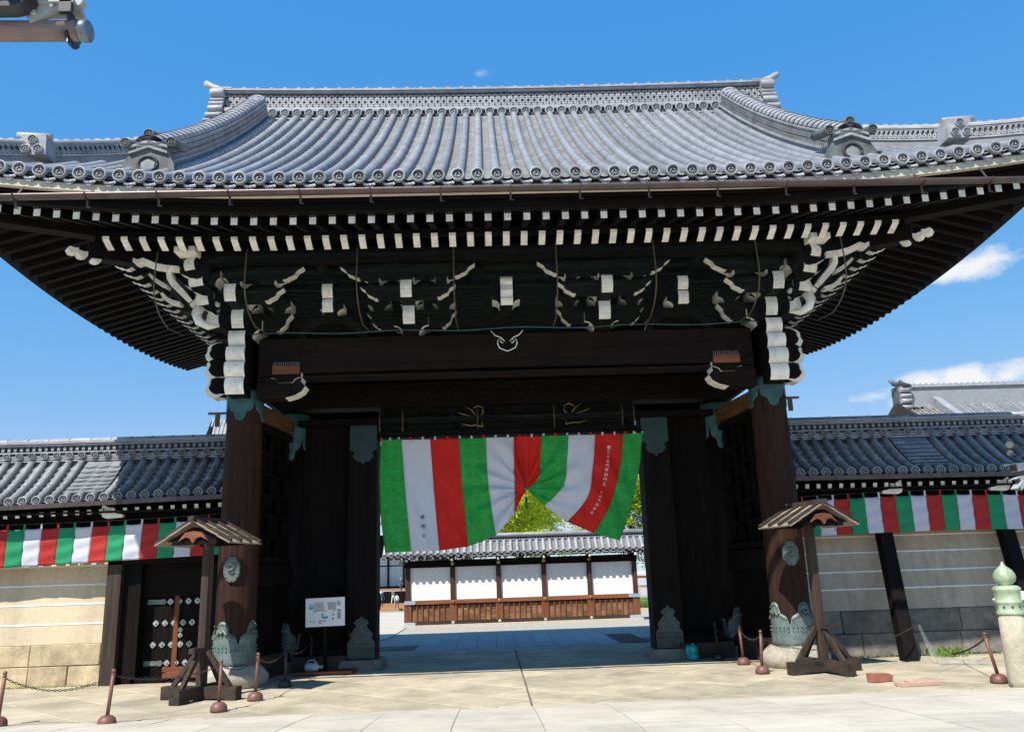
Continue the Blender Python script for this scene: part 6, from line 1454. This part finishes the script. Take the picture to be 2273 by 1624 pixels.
# ------------------------------------------------------------------ people at the hall
def person(x, y, z, h, face, top_c, leg_c, label, pose=0, hat=False):
    k = h/1.7; me = bpy.data.meshes.new('person'); v = []; e = []; r_ = []
    def a(p, rad, par=None):
        v.append(V(p)*k); r_.append(rad*k)
        if par is not None: e.append((par, len(v)-1))
        return len(v)-1
    st = .12 if pose else .05
    pel = a((0, 0, .93), .14); wst = a((0, 0, 1.1), .125, pel); chs = a((0, .01, 1.32), .15, wst); nk = a((0, .01, 1.48), .055, chs); hd = a((0, -.01, 1.58), .085, nk); hd2 = a((0, -.01, 1.66), .075, hd)
    for s in (-1, 1):
        hp = a((s*.09, 0, .88), .095, pel); kn = a((s*.1, s*st-.03, .5), .068, hp); an = a((s*.1, s*st*1.6, .1), .045, kn); a((s*.11, s*st*1.6-.13, .04), .035, an)
        shd = a((s*.17, .01, 1.4), .062, chs); el = a((s*.22, .04+s*st*.5, 1.13), .045, shd); wr = a((s*.2, -.06-s*st*.6, .92), .034, el); a((s*.2, -.09-s*st*.7, .83), .03, wr)
    me.from_pydata([tuple(q) for q in v], e, []); o = bpy.data.objects.new('person', me); COL.objects.link(o)
    sk = o.modifiers.new('s', 'SKIN'); sd = o.modifiers.new('d', 'SUBSURF'); sd.levels = 1; sd.render_levels = 1
    for i, q in enumerate(me.skin_vertices[0].data): q.radius = (r_[i], r_[i]*.85); q.use_root = i == 0
    dg = bpy.context.evaluated_depsgraph_get(); m2 = bpy.data.meshes.new_from_object(o.evaluated_get(dg)); bpy.data.objects.remove(o)
    tm = mat('shirt_%.2f_%.2f_%.2f' % top_c, top_c, rough=.9); lm = mat('trousers_%.2f_%.2f_%.2f' % leg_c, leg_c, rough=.9); m2.materials.clear()
    for q in (tm, lm, skinM, hairM): m2.materials.append(q)
    for p in m2.polygons:
        c = p.center/k; p.use_smooth = True
        p.material_index = 3 if c.z > 1.6 or (c.z > 1.53 and c.y > -.02) else 2 if c.z > 1.44 else 2 if (abs(c.x) > .15 and c.z < .93 and c.z > .7) else 1 if c.z < .98 else 0
    o = bpy.data.objects.new('person', m2); COL.objects.link(o); o.location = (x, y, z); o.rotation_euler = (0, 0, face); return tag(o, label, 'person', 'people at the hall steps')
def gp(px, py, Y): v = fw + rx*((px-1136.5)/1851.2) - uy*((py-812)/1851.2); t_ = (Y-CAM_POS.y)/v.y; return CAM_POS+v*t_
for (px, py, Y, h, tc_, lc_, lab, ps, fc) in ((881, 1351, 82, 1.66, (.5, .5, .5), (.05, .08, .16), 'person in grey top and dark blue jeans at foot of the hall steps', 1, R(170)), (872.5, 1340.5, 84, 1.7, (.16, .16, .17), (.72, .72, .70), 'person in dark jacket and white trousers walking up the hall steps', 1, R(150)), (848.5, 1346, 82, 1.8, (.03, .09, .22), (.015, .018, .025), 'person in blue top and black trousers standing by the hall steps', 0, R(60)), (890, 1313, 87, 1.75, (.10, .10, .12), (.08, .08, .09), 'person in dark clothes at top of the hall steps', 1, R(10))):
    p = gp(px, py, Y); person(p.x, Y, p.z, h, fc, tc_, lc_, lab, ps)
